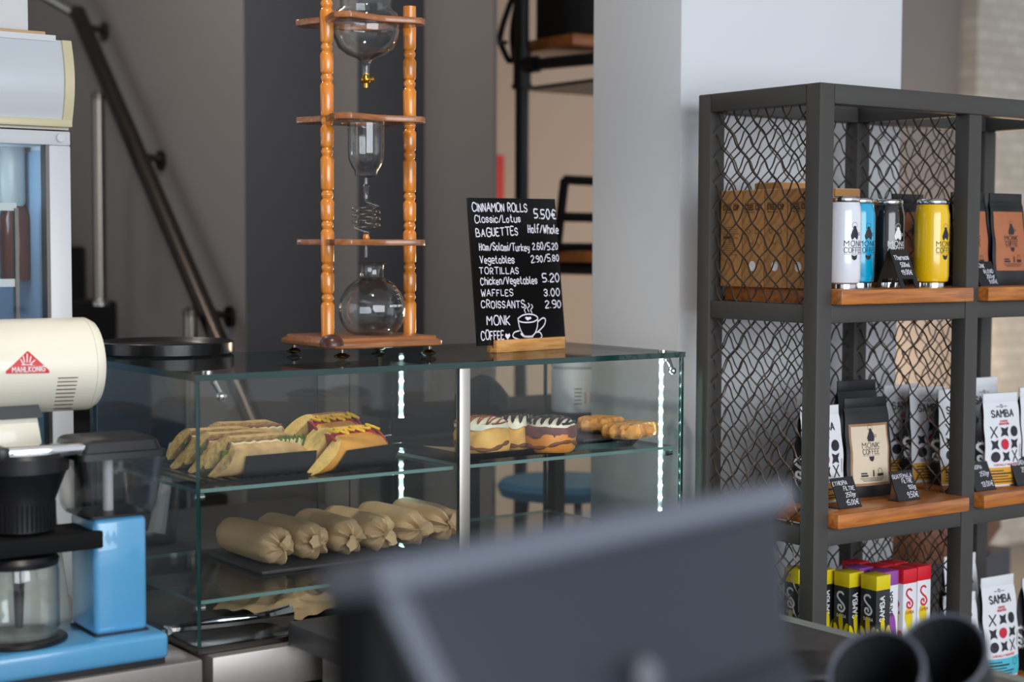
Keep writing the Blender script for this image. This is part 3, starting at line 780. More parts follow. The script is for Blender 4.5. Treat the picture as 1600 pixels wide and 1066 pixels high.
def ess(x, y, s, w, sub=0):
    pts = spline([(x + a * s, y + b * s, 0) for a, b in ((0.12, 0.42), (0.0, 0.5), (-0.2, 0.46), (-0.27, 0.26), (-0.08, 0.05), (0.14, -0.12), (0.22, -0.32), (0.05, -0.5), (-0.2, -0.42), (-0.2, -0.22), (-0.04, -0.2), (0.0, -0.32))], 5)
    return stroke2([(p.x, p.y) for p in pts], w, sub)
def samba(band):
    def deco(b, w, h, d, fy, hw, sy):
        f = lambda o: (lambda x, z: (x, fy(x, z) - o, z))
        sb = 0.006
        P = write('SAMBA', 0, h * 0.745, h * 0.072, h * 0.0125, width=w * 0.60, align='c', sub=sb, rnd=False)
        P += circ2(0, h * 0.86, w * 0.03, w * 0.012, 10) + stroke2([(-w * 0.14, h * 0.855), (-w * 0.07, h * 0.855)], w * 0.012) + stroke2([(w * 0.07, h * 0.855), (w * 0.14, h * 0.855)], w * 0.012)
        R_ = w * 0.105; cs = [-w * 0.27, 0, w * 0.27]; rows = [h * 0.585, h * 0.45, h * 0.32]
        kinds = ['XSC', 'SRS', 'CSX']
        red = []
        for r, ks in zip(rows, kinds):
            for x, k in zip(cs, ks):
                if k == 'X': P += stroke2([(x - R_ * .75, r - R_), (x + R_ * .75, r + R_)], w * 0.022, sb) + stroke2([(x - R_ * .75, r + R_), (x + R_ * .75, r - R_)], w * 0.022, sb)
                elif k == 'S': P += star(x, r, R_ * 1.3)
                elif k == 'C': P.append(disc2(x, r, R_, 18))
                else: red.append(disc2(x, r, R_, 18))
        P += stroke2([(w * 0.44, h * 0.30), (w * 0.44, h * 0.44)], w * 0.012, sb)
        printed(P, f(0.0016), 'print', 'ink', b)
        pk = write('COFFEE', 0, h * 0.69, h * 0.018, h * 0.005, width=w * 0.2, align='c', rnd=False) + write('ROASTERS', 0, h * 0.662, h * 0.018, h * 0.005, width=w * 0.26, align='c', rnd=False) + write('LOCALLY ROASTED', 0.0, h * 0.225, h * 0.018, h * 0.0045, width=w * 0.6, align='c', rnd=False)
        printed(red + pk, f(0.0016), 'print', 'red_ink', b)
        patch(b, fy, -hw(0.12) + 0.0008, 0.004, hw(0.12) - 0.0008, h * 0.205, band, 'label_band', 0.0008)
        L = []
        for k, ln in enumerate((0.3, 0.5, 0.42, 0.66, 0.6)): L += stroke2([(-w * 0.4, h * (0.17 - 0.03 * k)), (-w * 0.4 + w * ln, h * (0.17 - 0.03 * k))], h * 0.011 if k != 1 else h * 0.016, sb)
        L += circ2(w * 0.3, h * 0.16, w * 0.07, w * 0.008, 14)
        printed(L, f(0.0018), 'print', 'ink', b)
        # big curl emblem on the black side
        e = ess(0, h * 0.36, h * 0.2, h * 0.026, 0.006)
        for k in range(26):
            a = 2 * pi * k / 26; e.append(disc2(0.62 * h * 0.2 * math.cos(a), h * 0.36 + 0.62 * h * 0.2 * math.sin(a), h * 0.005, 6))
        def side(u, z):
            t = z / h; W = max(sy(t), 0.002); u = max(-W, min(W, u)); k = 1 - abs(u / W)
            return (-(hw(t) - 0.010 * k * min(1, t * 2.5)) - 0.0006, -u, z)
        printed(e, side, 'print', 'white_print', b)
    return deco
def monkbag(border, face, ink='ink', lo=0.12, hi=0.74, cup=True):
    def deco(b, w, h, d, fy, hw, sy):
        f = lambda o: (lambda x, z: (x, fy(x, z) - o, z))
        x1 = w * 0.43
        patch(b, fy, -x1, h * lo, x1, h * hi, border, 'label', 0.0007)
        if face != border: patch(b, fy, -x1 + w * 0.04, h * (lo + 0.025), x1 - w * 0.04, h * (hi - 0.025), face, 'label_face', 0.0011)
        P = monk(0, h * 0.42, w * 0.38, 0.006)
        y = h * (lo + 0.09)
        P += [[(-w * .24, y), (-w * .1, y), (-w * .1, y + h * .02), (-w * .24, y + h * .02)], [(-w * .24, y + h * .027), (-w * .12, y + h * .027), (-w * .12, y + h * .042), (-w * .24, y + h * .042)], [(0.0, y), (w * .03, y), (w * .025, y + h * .065), (0, y + h * .065)], [(w * .1, y), (w * .25, y), (w * .25, y + h * .028), (w * .1, y + h * .028)]]
        P += circ2(w * .17, y + h * .05, w * .05, w * .008, 10)
        for k in range(3): P += stroke2([(-w * .26 + k * w * .03, y - h * (0.015 + 0.014 * k)), (w * .26 - k * w * .03, y - h * (0.015 + 0.014 * k))], h * 0.005, 0.008)
        printed(P, f(0.0016), 'print', ink, b)
    return deco
BW, BH, BD = 0.1, 0.186, 0.056
MK = monkbag('label_border', 'label_cream'); BRN = monkbag('label_brown', 'label_brown', lo=0.16, hi=0.80)
GB = 'white fronted coffee bags with a gold band'; BB = 'black coffee bags with a cream label'; NB = 'black coffee bags with a brown label'
bag(2.206, 2.085, Z2, -0.06, BW, 0.178, BD, ('bag_white', 'bag_black'), 'white coffee bag with a gold band behind the front rack post', GB, samba('label_gold'))
bag(2.330, 2.085, Z2, -0.10, 0.112, 0.187, BD, ('bag_black', 'bag_black'), 'front black coffee bag with the whole cream label showing', BB, MK)
bag(2.405, 2.175, Z2, -0.06, 0.108, 0.21, BD, ('bag_black', 'bag_black'), 'black coffee bag with a cream label, half hidden behind the other', BB, MK)
for i, (x, y) in enumerate(((2.583, 2.214), (2.588, 2.152), (2.600, 2.090))):
    bag(x, y, Z2, -0.14, BW, 0.190, 0.052, ('bag_white', 'bag_black'), ('white fronted coffee bag seen through the wire divider, farthest back of three', 'white fronted coffee bag seen through the wire divider, middle of three', 'white fronted coffee bag behind the middle rack post, front of three')[i], GB, samba('label_gold'))
bag(2.660, 2.030, Z2, -0.10, BW, 0.183, 0.050, ('bag_white', 'bag_black'), 'white coffee bag with a gold band fully in view right of the middle rack post', GB, samba('label_gold'))
bag(2.772, 2.030, Z2, -0.04, BW, 0.190, 0.050, ('bag_white', 'bag_black'), 'white coffee bag with a gold band cut off by the picture edge', GB, samba('label_gold'))
bag(2.720, 2.12, Z2, 0.0, BW, 0.205, 0.05, ('bag_white', 'bag_black'), 'white coffee bag behind the fully visible gold banded one, right of the middle post', GB, samba('label_gold'))
bag(2.590, 2.062, Z1, -0.05, BW, 0.182, BD, ('bag_black', 'bag_black'), 'black coffee bag with a brown label half hidden by the middle rack post', NB, BRN)
bag(2.690, 2.050, Z1, -0.05, BW, 0.182, BD, ('bag_black', 'bag_black'), 'black coffee bag with a brown label fully clear of the middle rack post', NB, BRN)
bag(2.575, 2.2, Z1, 0.0, BW, 0.182, BD, ('bag_black', 'bag_black'), 'black coffee bag with a brown label at the back, seen beside the yellow thermos', NB, BRN)
q = onz(1549, 1040, Z3)
bag(2.690, 2.050, Z3, -0.05, 0.102, 0.205, 0.056, ('bag_white', 'bag_black'), 'white coffee bag with a blue band on the lowest shelf', 'coffee bags on the lowest shelf', samba('label_cyan'))
bag(2.815, 2.06, Z3, 0.25, BW, 0.19, 0.062, ('bag_white', 'bag_black'), 'coffee bag turned to its black side with a white curl, at the picture edge', 'coffee bags on the lowest shelf', samba('label_cyan'))
bag(2.585, 2.06, Z3, -0.03, BW, 0.18, 0.05, ('bag_white', 'bag_black'), 'white coffee bag mostly hidden behind the middle rack post on the lowest shelf', 'coffee bags on the lowest shelf', samba('label_cyan'))
bag(2.685, 2.14, Z3, -0.02, 0.102, 0.235, 0.05, ('bag_white', 'bag_black'), 'taller coffee bag standing behind the blue banded one', 'coffee bags on the lowest shelf', samba('label_cyan'))
bag(2.425, 2.19, Z3 + 0.05, 0.0, BW, 0.19, 0.05, ('bag_white', 'bag_black'), 'tilted white coffee bag behind the row of slim boxes', 'coffee bags on the lowest shelf', samba('label_gold'), ry=-0.35)

# ---- cardboard cup boxes behind the left wire side
def cupbox(x, y, w, d, h, lab, hole=True, txt=True):
    b = rroot('cup_box', (x, y, Z1), 0, lab, 'box', 'cardboard cup boxes on the top shelf')
    G().box(-w / 2, -d / 2, 0, w / 2, d / 2, h).build('carton', 'cardboard', b, bevel=0.0015)
    G().box(-w / 2 + 0.002, -d / 2 + 0.001, h, w / 2 - 0.002, d / 2 - 0.001, h + 0.0012).build('flap', 'kraft', b)
    f = lambda u, z: (-w / 2 - 0.0006, -u, z)
    P = write('STEEL CUP', 0, h * 0.80, h * 0.05, h * 0.011, width=d * 0.74, align='c', rnd=False) + stroke2([(-d * .37, h * 0.865), (d * .3, h * 0.865)], 0.001) + stroke2([(-d * .37, h * 0.775), (d * .1, h * 0.775)], 0.001)
    if not hole:
        for k in range(14): P += stroke2([(-d * .36, h * (0.62 - 0.022 * k)), (d * random.uniform(.1, .36), h * (0.62 - 0.022 * k))], 0.0008)
        P.append([(-d * .36, h * .50), (-d * .02, h * .50), (-d * .02, h * .525), (-d * .36, h * .525)])
    else:
        P += circ2(-d * .2, h * 0.58, d * 0.07, 0.001, 10) + circ2(d * .2, h * 0.58, d * 0.09, 0.001, 10) + stroke2([(-d * .1, h * .46), (0, h * .44), (d * .05, h * .48)], 0.001) + stroke2([(d * .2, h * .46), (d * .28, h * .44)], 0.001)
    printed(P, f, 'print', 'brown_ink', b)
    if hole:
        printed([[(0.0 + d * 0.15 * math.cos(a * pi / 10), h * 0.22 + h * 0.052 * math.sin(a * pi / 10)) for a in range(20)]], f, 'cutout', 'white_plastic', b)
    return b
hB = 0.178; yb = [2.220, 2.162, 2.104, 2.046]
labs = ['cardboard cup box printed with small text lines, farthest from the front post', 'cardboard cup box beside the one with text lines, behind the wire side', 'cardboard cup box second from the front post, behind the wire side', 'cardboard cup box nearest the front post, behind the wire side']
for k, y in enumerate(yb):
    cupbox(RX + 0.022 + 0.022, y, 0.042, 0.056, hB, labs[k], hole=k > 0)
for k, x in enumerate((2.215, 2.288, 2.361)):
    cupbox(x, 2.2, 0.07, 0.07, hB + 0.016 - 0.004 * k, ('cardboard box at the back behind the white thermos', 'cardboard box at the back behind the blue thermos', 'cardboard box at the back behind the black thermos')[k])

# ---- slim capsule boxes on the lowest shelf
def leaf(x, y, w, h, a=0.0):
    pts = []
    for k in range(14):
        t = 2 * pi * k / 14; px, py = w * math.sin(t) * (0.6 + 0.4 * math.cos(t)), h * math.cos(t)
        pts.append((x + px * math.cos(a) - py * math.sin(a), y + px * math.sin(a) + py * math.cos(a)))
    return pts
def capbox(x, y, body, cap, inkm, arts, lab, rz=0.0):
    s, h = 0.0375, 0.262
    b = rroot('capsule_box', (x, y, Z3), rz, lab, 'box', 'slim coffee capsule boxes on the lowest shelf')
    G().box(-s / 2, -s / 2, 0, s / 2, s / 2, h - 0.027).build('carton', body, b, bevel=0.0006)
    G().box(-s / 2 - 0.0003, -s / 2 - 0.0003, h - 0.027, s / 2 + 0.0003, s / 2 + 0.0003, h).build('cap_band', cap, b, bevel=0.0006)
    for fc, f in (('front', lambda o: (lambda u, z: (u, -s / 2 - o, z))), ('side', lambda o: (lambda u, z: (-s / 2 - o, -u, z)))):
        E_ = ess(0, h - 0.056, 0.036, 0.004) + write('SAMBA', 0, h - 0.085, 0.0055, 0.001, width=0.022, align='c', rnd=False)
        if fc == 'front' and inkm != 'red_ink':
            E_ = []
            for st in write('SAMBA', 0, 0, 0.012, 0.0022, width=0.046, rnd=False): E_.append([(-v - 0.001 + 0.004, u_ + h - 0.085) for u_, v in st])
        printed(E_, f(0.0005), 'print', inkm, b)
        for m, leaves in arts.items():
            printed([[(max(-s / 2 + 0.0002, min(s / 2 - 0.0002, u)), max(0.002, z * 1.25 + 0.022)) for u, z in L_] for L_ in leaves], f(0.0004 + 0.00015 * list(arts).index(m)), 'print', m, b)
    return b
A1 = {'box_green': [leaf(0.004, 0.082, 0.02, 0.018, 0.9)], 'box_yellow': [leaf(0.0, 0.108, 0.008, 0.022, 0.1), leaf(-0.009, 0.098, 0.007, 0.018, 0.5), leaf(0.009, 0.10, 0.007, 0.018, -0.4), leaf(0, 0.03, 0.02, 0.022)], 'box_red': [leaf(0.0, 0.066, 0.018, 0.012, 0.7)]}
A2 = {'box_purple': [leaf(0.006, 0.105, 0.013, 0.026, 0.3), leaf(-0.004, 0.03, 0.02, 0.018)], 'box_yellow': [leaf(-0.01, 0.085, 0.007, 0.014)], 'ink': [leaf(0.006, 0.07, 0.018, 0.012, 1.1)], 'box_red': [disc2(0.01, 0.062, 0.006)]}
A3 = {'box_yellow': [leaf(-0.001, 0.112, 0.016, 0.022, 0.2), leaf(-0.004, 0.035, 0.016, 0.03, 0.1)], 'box_red': [leaf(0.008, 0.08, 0.011, 0.02, -0.3), disc2(-0.004, 0.082, 0.008)], 'teal_print': [leaf(0, 0.012, 0.014, 0.008, 1.2)]}
CY = 2.03
capbox(2.288, CY - 0.016, 'box_black', 'box_yellow', 'white_print', A1, 'black slim box with a yellow top nearest the front, beside the purple one', 0.0)
capbox(2.268, CY + 0.032, 'box_black', 'box_yellow', 'white_print', A1, 'black slim box with a yellow top just behind the front one', 0.0)
capbox(2.242, CY + 0.078, 'box_black', 'box_yellow', 'white_print', A1, 'black slim box with a yellow top, third from the front', 0.0)
capbox(2.215, CY + 0.11, 'box_black', 'box_yellow', 'white_print', A1, 'black slim box with a yellow top, farthest back of its row', 0.0)
capbox(2.331, CY + 0.002, 'bag_white', 'box_purple', 'ink', A2, 'white slim box with a purple top between the black and the red ones', 0.0)
capbox(2.317, CY + 0.052, 'bag_white', 'box_purple', 'ink', A2, 'white slim box with a purple top behind the other purple one', 0.0)
capbox(2.376, CY - 0.004, 'bag_white', 'box_red', 'red_ink', A3, 'white slim box with a red top beside the purple one', 0.0)
capbox(2.421, CY + 0.0, 'bag_white', 'box_red', 'red_ink', A3, 'white slim box with a red top, front one at the wire divider', 0.0)
for k, (x, y) in enumerate(((2.365, CY + 0.043), (2.410, CY + 0.047), (2.352, CY + 0.09))):
    capbox(x, y, 'bag_white', 'box_red', 'red_ink', A3, ('white slim box with a red top behind the first red one', 'white slim box with a red top behind the end one by the wire divider', 'white slim box with a red top farthest back of the red ones')[k], 0.0)
lf = rroot('leaflet', (2.165, 2.03, Z3), 0.0, 'white leaflet leaning against the black slim boxes', 'paper')
G().loft([[(-0.03, -0.04, 0.0), (0.03, -0.04, 0.0), (-0.03, -0.04, 0.15)], [(-0.028, -0.038, 0.0), (0.032, -0.038, 0.0), (-0.028, -0.038, 0.15)]]).build('sheet', 'white_plastic', lf)
sk = rroot('leather_bag', (4.05, 3.3, 0), 0.3, 'brown leather bag on a stand behind the rack, seen through the wire', 'bag')
g = G().loft([[(0.24 * k * math.cos(2 * pi * i / 24), 0.15 * k * math.sin(2 * pi * i / 24), z) for i in range(24)] for z, k in ((0.55, 0.9), (0.62, 1.05), (0.8, 1.0), (0.95, 0.8), (1.0, 0.6))]); g.jitter(0.03, 7, 3); g.build('bag_body', 'leather_brown', sk)
G().box(-0.2, -0.15, 0, 0.2, 0.15, 0.545).build('stand', 'charcoal_grey', sk)

# ------------------------------------------------------------------ counters and display case
CX0, CX1, CF, CB, CZ0, CZT = 1.054, 2.054, 2.285, 2.725, 0.866, 1.30
lc = rroot('steel_counter', (0.6, 2.5, 0), 0, 'stainless steel counter under the blue coffee maker', 'counter')
G().box(-0.9, -0.236, 0.80, 0.452, 0.40, 0.864).build('worktop', 'brushed_steel', lc, bevel=0.004)
G().box(-0.9, -0.21, 0, 0.44, 0.38, 0.80).build('body', 'brushed_steel', lc)
rc = rroot('case_counter', (1.56, 2.5, 0), 0, 'stainless steel counter carrying the glass display case', 'counter')
G().box(-0.492, -0.236, 0.80, 0.505, 0.235, 0.864).build('worktop', 'brushed_steel', rc, bevel=0.003)
G().box(-0.485, -0.21, 0, 0.49, 0.225, 0.80).build('body', 'steel', rc)
BARX = onz(1300, 986, 0.904).x
bt = rroot('bar_counter', (1.62, 1.6, 0), 0, 'dark grey bar counter in front of the display case', 'counter')
bx0, bx1, by0, by1 = 1.196, BARX, 1.05, 2.262
G().box(bx0 - 1.62, by0 - 1.6, 0.866, bx1 - 1.62, by1 - 1.6, 0.904).build('bar_top', 'bar_top', bt, bevel=0.004)
G().box(bx1 - 1.6195, by0 - 1.6, 0.868, bx1 - 1.607, by1 - 1.6, 0.9055).box(bx1 - 1.634, by0 - 1.6, 0.9042, bx1 - 1.6195, by1 - 1.6, 0.9055).build('edge_strip', 'strip_grey', bt, bevel=0.001)
G().box(bx0 + 0.035 - 1.62, by0 + 0.03 - 1.6, 0, bx1 - 0.03 - 1.62, by1 - 0.05 - 1.6, 0.862).build('body', 'steel', bt)

CS = rroot('display_case', (CX0, CF, CZ0), 0, 'glass counter display case with pastries, lit by two strips of small white lamps', 'display case')
L_, W_, HH = CX1 - CX0, CB - CF, CZT - CZ0
gl = ['glass', 'glass_edge']
def pane(name, x0, y0, z0, x1, y1, z1, ax): return G().box(x0, y0, z0, x1, y1, z1, 0, 1, ax).build(name, gl, CS, smooth=0)
pane('top_pane', 0, 0, HH - 0.010, L_, W_, HH, 'z')
tg = 0.006
mx = 0.4985
pane('front_pane', tg + .001, 0.004, 0.008, mx - 0.012, 0.004 + tg, HH - 0.0105, 'y')
pane('front_pane', mx + 0.012, 0.004, 0.008, L_ - tg - .001, 0.004 + tg, HH - 0.0105, 'y')
pane('side_pane', 0, 0.004, 0.008, tg, W_ - 0.002, HH - 0.0105, 'x')
pane('side_pane', L_ - tg, 0.004, 0.008, L_, W_ - 0.002, HH - 0.0105, 'x')
pane('sliding_door', 0.01, W_ - 0.012, 0.012, mx + 0.02, W_ - 0.007, HH - 0.013, 'y')
pane('sliding_door', mx - 0.055, W_ - 0.020, 0.012, L_ - 0.01, W_ - 0.015, HH - 0.013, 'y')
G().box(0.0, 0.0, 0.0, L_, W_, 0.008).build('base_plate', 'dark_steel', CS)
G().box(mx - 0.011, 0.002, 0.008, mx + 0.011, 0.014, HH - 0.0105).build('mullion', 'aluminium', CS, bevel=0.001)
zu, zlw = 1.120 - CZ0, 0.945 - CZ0
for z in (zu, zlw):
    for a, b in ((tg + 0.002, mx - 0.012), (mx + 0.012, L_ - tg - 0.002)):
        G().box(a, 0.02, z - 0.006, b, W_ - 0.03, z, 0, 1, 'z').build('glass_shelf', ['glass', 'glass_edge_light'], CS, smooth=0)
for x in (tg + 0.002, L_ - tg - 0.018):
    for z in (zu, zlw):
        G().tube([(x, 0.03, z - 0.014), (x + 0.016, 0.03, z - 0.014)], 0.006, 10).tube([(x, W_ - 0.06, z - 0.014), (x + 0.016, W_ - 0.06, z - 0.014)], 0.006, 10).build('shelf_peg', 'chrome', CS)
for px, py, xx in ((334, 590, None), (1044, 556, None)):
    a = ony(px, py, CF + 0.02); x = a.x - CX0
    G().tube([(x, 0.022, HH - 0.012), (x + 0.012, 0.022, HH - 0.033)], [0.006, 0.004], 10).ball((x + 0.013, 0.022, HH - 0.037), 0.0085, 10).lathe([(0.009, 0), (0.009, 0.003), (0.004, 0.004)], 12, (x - 0.006, 0.03, HH)).build('glass_clip', 'chrome', CS)
def ledstrip(x, y, zt, zb_, n, ydir):
    s = G().box(x - 0.005, y, zb_, x + 0.005, y + 0.003, zt).build('lamp_strip', 'white_plastic', CS)
    for k in range(n):
        z = zt - 0.008 - (zt - zb_ - 0.016) * k / (n - 1)
        G().ball((x, y - 0.0012, z), 0.0042, 8, sc=(1.15, 0.4, 0.75)).build('diode', 'led', s, smooth=60)
a = ony(1033, 600, CF + 0.03)
ledstrip(a.x - CX0, 0.03, HH - 0.012, 0.03, 17, 0.8)
a = ony(626, 600, CB - 0.03); ledstrip(a.x - CX0, W_ - 0.032, HH - 0.012, 0.03, 17, -0.9)

# ------------------------------------------------------------------ on top of the case
ZT = CZT + 0.0004
tr = onz(259, 553, CZT)
t_ = rroot('black_round_tray', (tr.x, tr.y + 0.0, ZT), 0, 'round black tray lying on the left end of the glass case', 'tray')
rt_ = 0.123
G().lathe([(rt_ - 0.006, 0), (rt_, 0.003), (rt_, 0.022), (rt_ - 0.003, 0.024), (rt_ - 0.012, 0.017), (0.03, 0.019), (0.001, 0.019)], 56).build('tray_body', 'black_gloss', t_, smooth=30)

# ---- wooden cold drip tower
TX0, TX1, TY0, TY1 = 1.384, 1.604, 2.43, 2.645
TC = Vector(((TX0 + TX1) / 2, (TY0 + TY1) / 2, ZT))
tw = rroot('drip_tower', TC, 0, 'wooden cold drip coffee tower with turned posts and three shelves', 'coffee tower')
hb = 0.0295
hx, hy = (TX1 - TX0) / 2, (TY1 - TY0) / 2
def octo(hx, hy, c): return [(-hx + c, -hy), (hx - c, -hy), (hx, -hy + c), (hx, hy - c), (hx - c, hy), (-hx + c, hy), (-hx, hy - c), (-hx, -hy + c)]
g = G()
rings = []
for z, i_ in ((hb - 0.011, 0.004), (hb - 0.009, 0.0), (hb - 0.001, 0.0), (hb + 0.003, 0.007), (hb + 0.0075, 0.008)):
    rings.append([(x, y, z) for x, y in octo(hx - i_, hy - i_, 0.008)])
g.loft(rings); g.build('base_board', 'walnut', tw, bevel=0.0008)
for sx in (-1, 1):
    for sy_ in (-1, 1):
        G().lathe([(0.005, 0), (0.013, 0.004), (0.0145, 0.007), (0.009, 0.010), (0.004, 0.012), (0.004, hb - 0.0105)], 20, (sx * (hx - 0.02), sy_ * (hy - 0.02), 0)).build('foot', 'pewter', tw)
zbt = hb + 0.0075
# posts: measured on the plane through the middle of the tower
pl = ony(512, 528, TC.y); pr = ony(640, 526, TC.y)
def post_profile(h):
    out = [(0.0118, 0)]; z = 0; 
    k = 0
    while z < h - 0.07:
        L = 0.058 if k % 2 == 0 else 0.036
        out += [(0.0118, z + 0.003), (0.0124, z + L - 0.004), (0.0105, z + L), (0.0088, z + L + 0.002), (0.0112, z + L + 0.008), (0.0112, z + L + 0.011), (0.0088, z + L + 0.016), (0.0105, z + L + 0.018)]
        z += L + 0.018; k += 1
    out += [(0.0118, z + 0.002), (0.0122, h - 0.022), (0.009, h - 0.02), (0.0075, h - 0.017), (0.0105, h - 0.008), (0.007, h - 0.001), (0.001, h)]
    return out
htl = ony(503, -30, TC.y).z - ZT - zbt; htr = ony(632, 12, TC.y).z - ZT - zbt
for p_, hh in ((pl, htl), (pr, htr)):
    G().lathe(post_profile(hh), 24, (p_.x - TC.x, 0, zbt)).build('turned_post', 'tower_wood', tw)
def shelf_outline(hx, hy):
    pts = []
    for k in range(48):
        a = 2 * pi * k / 48; c, s = math.cos(a), math.sin(a)
        # dog-bone plate: square with scooped sides
        r = 1.0 / max(abs(c), abs(s)); x, y = c * r, s * r
        q = abs(math.sin(2 * a)); sc = 0.80 + 0.20 * q ** 2.0
        rr = min(1.0, 1.26 / math.hypot(x, y))
        pts.append((x * sc * rr * hx, y * sc * rr * hy))
    return pts
SH = []
for py in (379, 189, 37):
    z = ony(575, py, TC.y).z - ZT; SH.append(z)
    # plate with a hole for the vessel
    out = shelf_outline(hx * 0.86, hy * 0.86)
    hole = 0.012 if py == 379 else (0.0345 if py == 189 else 0.061)
    n = len(out); g = G(); vs = []
    inn = [(hole * math.cos(2 * pi * k / 48), hole * math.sin(2 * pi * k / 48)) for k in range(48)]
    for zz in (z - 0.0055, z + 0.0055): vs += [(x, y, zz) for x, y in out] + [(x, y, zz) for x, y in inn]
    fs = []
    for k in range(n):
        k2 = (k + 1) % n
        fs += [(k, k2, n + k2, n + k), (2 * n + k, 3 * n + k, 3 * n + k2, 2 * n + k2), (k, 2 * n + k, 2 * n + k2, k2), (n + k, n + k2, 3 * n + k2, 3 * n + k)]
    g.add(vs, fs); g.build('plate', 'walnut', tw, bevel=0.0015)
# ---- glass vessels held by the tower
vx = ony(572, 300, TC.y).x
def vz(y): return ony(572, y, TC.y).z
# flask on the base
fb = ZT + zbt
fk = rroot('round_flask', (vx + 0.005, TC.y - 0.012, fb), 0, 'round glass flask with a straight neck standing on the tower base', 'flask')
zr = vz(410) - fb; rb_ = 0.0605
prof = [(0.001, 0.001), (0.034, 0.0005), (0.039, 0.002)]
cz = 0.0455
for k in range(1, 16):
    a = -pi / 2 + 0.74 + (pi - 0.74 - 0.36) * k / 15; prof.append((rb_ * math.cos(a), cz + rb_ * math.sin(a)))
nk = 0.0215
prof += [(nk + 0.0015, cz + rb_ * 0.96), (nk, cz + rb_ * 1.02), (nk, zr - 0.006), (nk + 0.002, zr - 0.002), (nk + 0.005, zr)]
inner = [(max(r - 0.0015, 0.0005), z + (0.0015 if i < 3 else 0)) for i, (r, z) in enumerate(prof)][::-1]
G().lathe(prof + inner, 48).build('flask_glass', 'vessel', fk)
def fl(x, z):
    R = math.sqrt(max(rb_ ** 2 - (z - cz) ** 2, 1e-6)) + 0.0004; a = x / R; return (R * math.sin(a), -R * math.cos(a), z)
P = write('WATER DRIP 5', 0.001, 0.052, 0.0032, 0.0007, width=0.033, rnd=False)
for k, s in enumerate('12345'): P += write(s, 0.030, 0.064 + 0.0075 * k, 0.004, 0.0006, rnd=False) + stroke2([(0.022, 0.066 + .0075 * k), (0.0265, 0.066 + .0075 * k)], 0.0006)
printed(P, fl, 'print', 'white_print', fk)
# upper globe with brass tap
ug = rroot('water_globe', (vx, TC.y, ZT + SH[2]), 0, 'large glass water globe with a brass tap in the top tower shelf', 'vessel')
z0 = ZT + SH[2]
pg = [(0.0065, vz(119) - z0), (0.0068, vz(104) - z0), (0.008, vz(98) - z0), (0.016, vz(92) - z0), (0.034, vz(86) - z0), (0.050, vz(75) - z0), (0.0585, vz(58) - z0), (0.060, vz(45) - z0), (0.060, 0.008), (0.057, 0.018), (0.048, 0.024), (0.046, 0.030), (0.047, 0.05), (0.048, 0.055)]
G().lathe(pg + [(r - 0.0015, z + 0.0005) for r, z in pg[::-1]], 48).build('globe_glass', 'vessel', ug)
zv = vz(119) - z0
G().lathe([(0.004, zv - 0.021), (0.0042, zv - 0.013), (0.006, zv - 0.0125), (0.0095, zv - 0.008), (0.0095, zv - 0.004), (0.007, zv - 0.001), (0.007, zv + 0.004)], 20).tube([(0.006, -0.002, zv - 0.006), (0.013, -0.004, zv - 0.0045)], [0.003, 0.0055], 10).build('brass_tap', 'brass', ug)
# coffee chamber
cc = rroot('coffee_chamber', (vx, TC.y, ZT + SH[1]), 0, 'glass coffee chamber hanging in the middle tower shelf', 'vessel')
z0 = ZT + SH[1]
KS = 1.12
pc = [(0.0045, vz(311) - z0), (0.0055, vz(294) - z0), (0.0065, vz(291) - z0), (0.0035, vz(288) - z0), (0.0035, vz(278) - z0), (0.018, vz(275) - z0), (0.019, vz(267) - z0), (0.023, vz(262) - z0), (0.0285, vz(250) - z0), (0.0295, vz(235) - z0), (0.0295, vz(196) - z0), (0.0305, vz(190) - z0), (0.0305, 0.008), (0.0325, 0.0115)]
pc = [(r * (KS if r > 0.01 else 1), z) for r, z in pc]
G().lathe(pc + [(max(r - 0.0013, 0.002), z + 0.0004) for r, z in pc[::-1]], 40).build('chamber_glass', 'vessel', cc)
# coil
co = rroot('glass_coil', (vx, TC.y, ZT + SH[0]), 0, 'spiral glass tube under the coffee chamber of the tower', 'vessel')
z0 = ZT + SH[0]
pts = [(0, 0, vz(312) - z0), (0.001, 0, vz(316) - z0)]
ztop_, zbot = vz(322) - z0, vz(356) - z0
for k in range(0, 61):
    a = 2 * pi * (3.4 * k / 60) - 0.2; pts.append((0.0225 * math.cos(a), 0.0225 * math.sin(a), ztop_ + (zbot - ztop_) * k / 60))
pts += [(0.008, 0.004, vz(364) - z0), (0.001, 0, vz(370) - z0), (0, 0, -0.0), (0, 0, vz(402) - z0)]
G().tube(pts, 0.0036, 12).build('coil_glass', 'vessel', co)
G().lathe([(0.005, vz(376) - z0), (0.0065, vz(372) - z0), (0.005, vz(366) - z0)], 14).build('stopper', 'tower_wood', co)
wbp = onz(524, 541, ZT + zbt)
wbl = rroot('half_round_stopper', (wbp.x, wbp.y + 0.012, fb), 0, 'dark brown half round wooden stopper on the tower base', 'stopper')
G().lathe([(0.0195, 0), (0.0195, 0.003), (0.018, 0.009), (0.0135, 0.0145), (0.007, 0.0175), (0.001, 0.0185)], 26).build('stopper_body', 'dark_wood_ball', wbl)

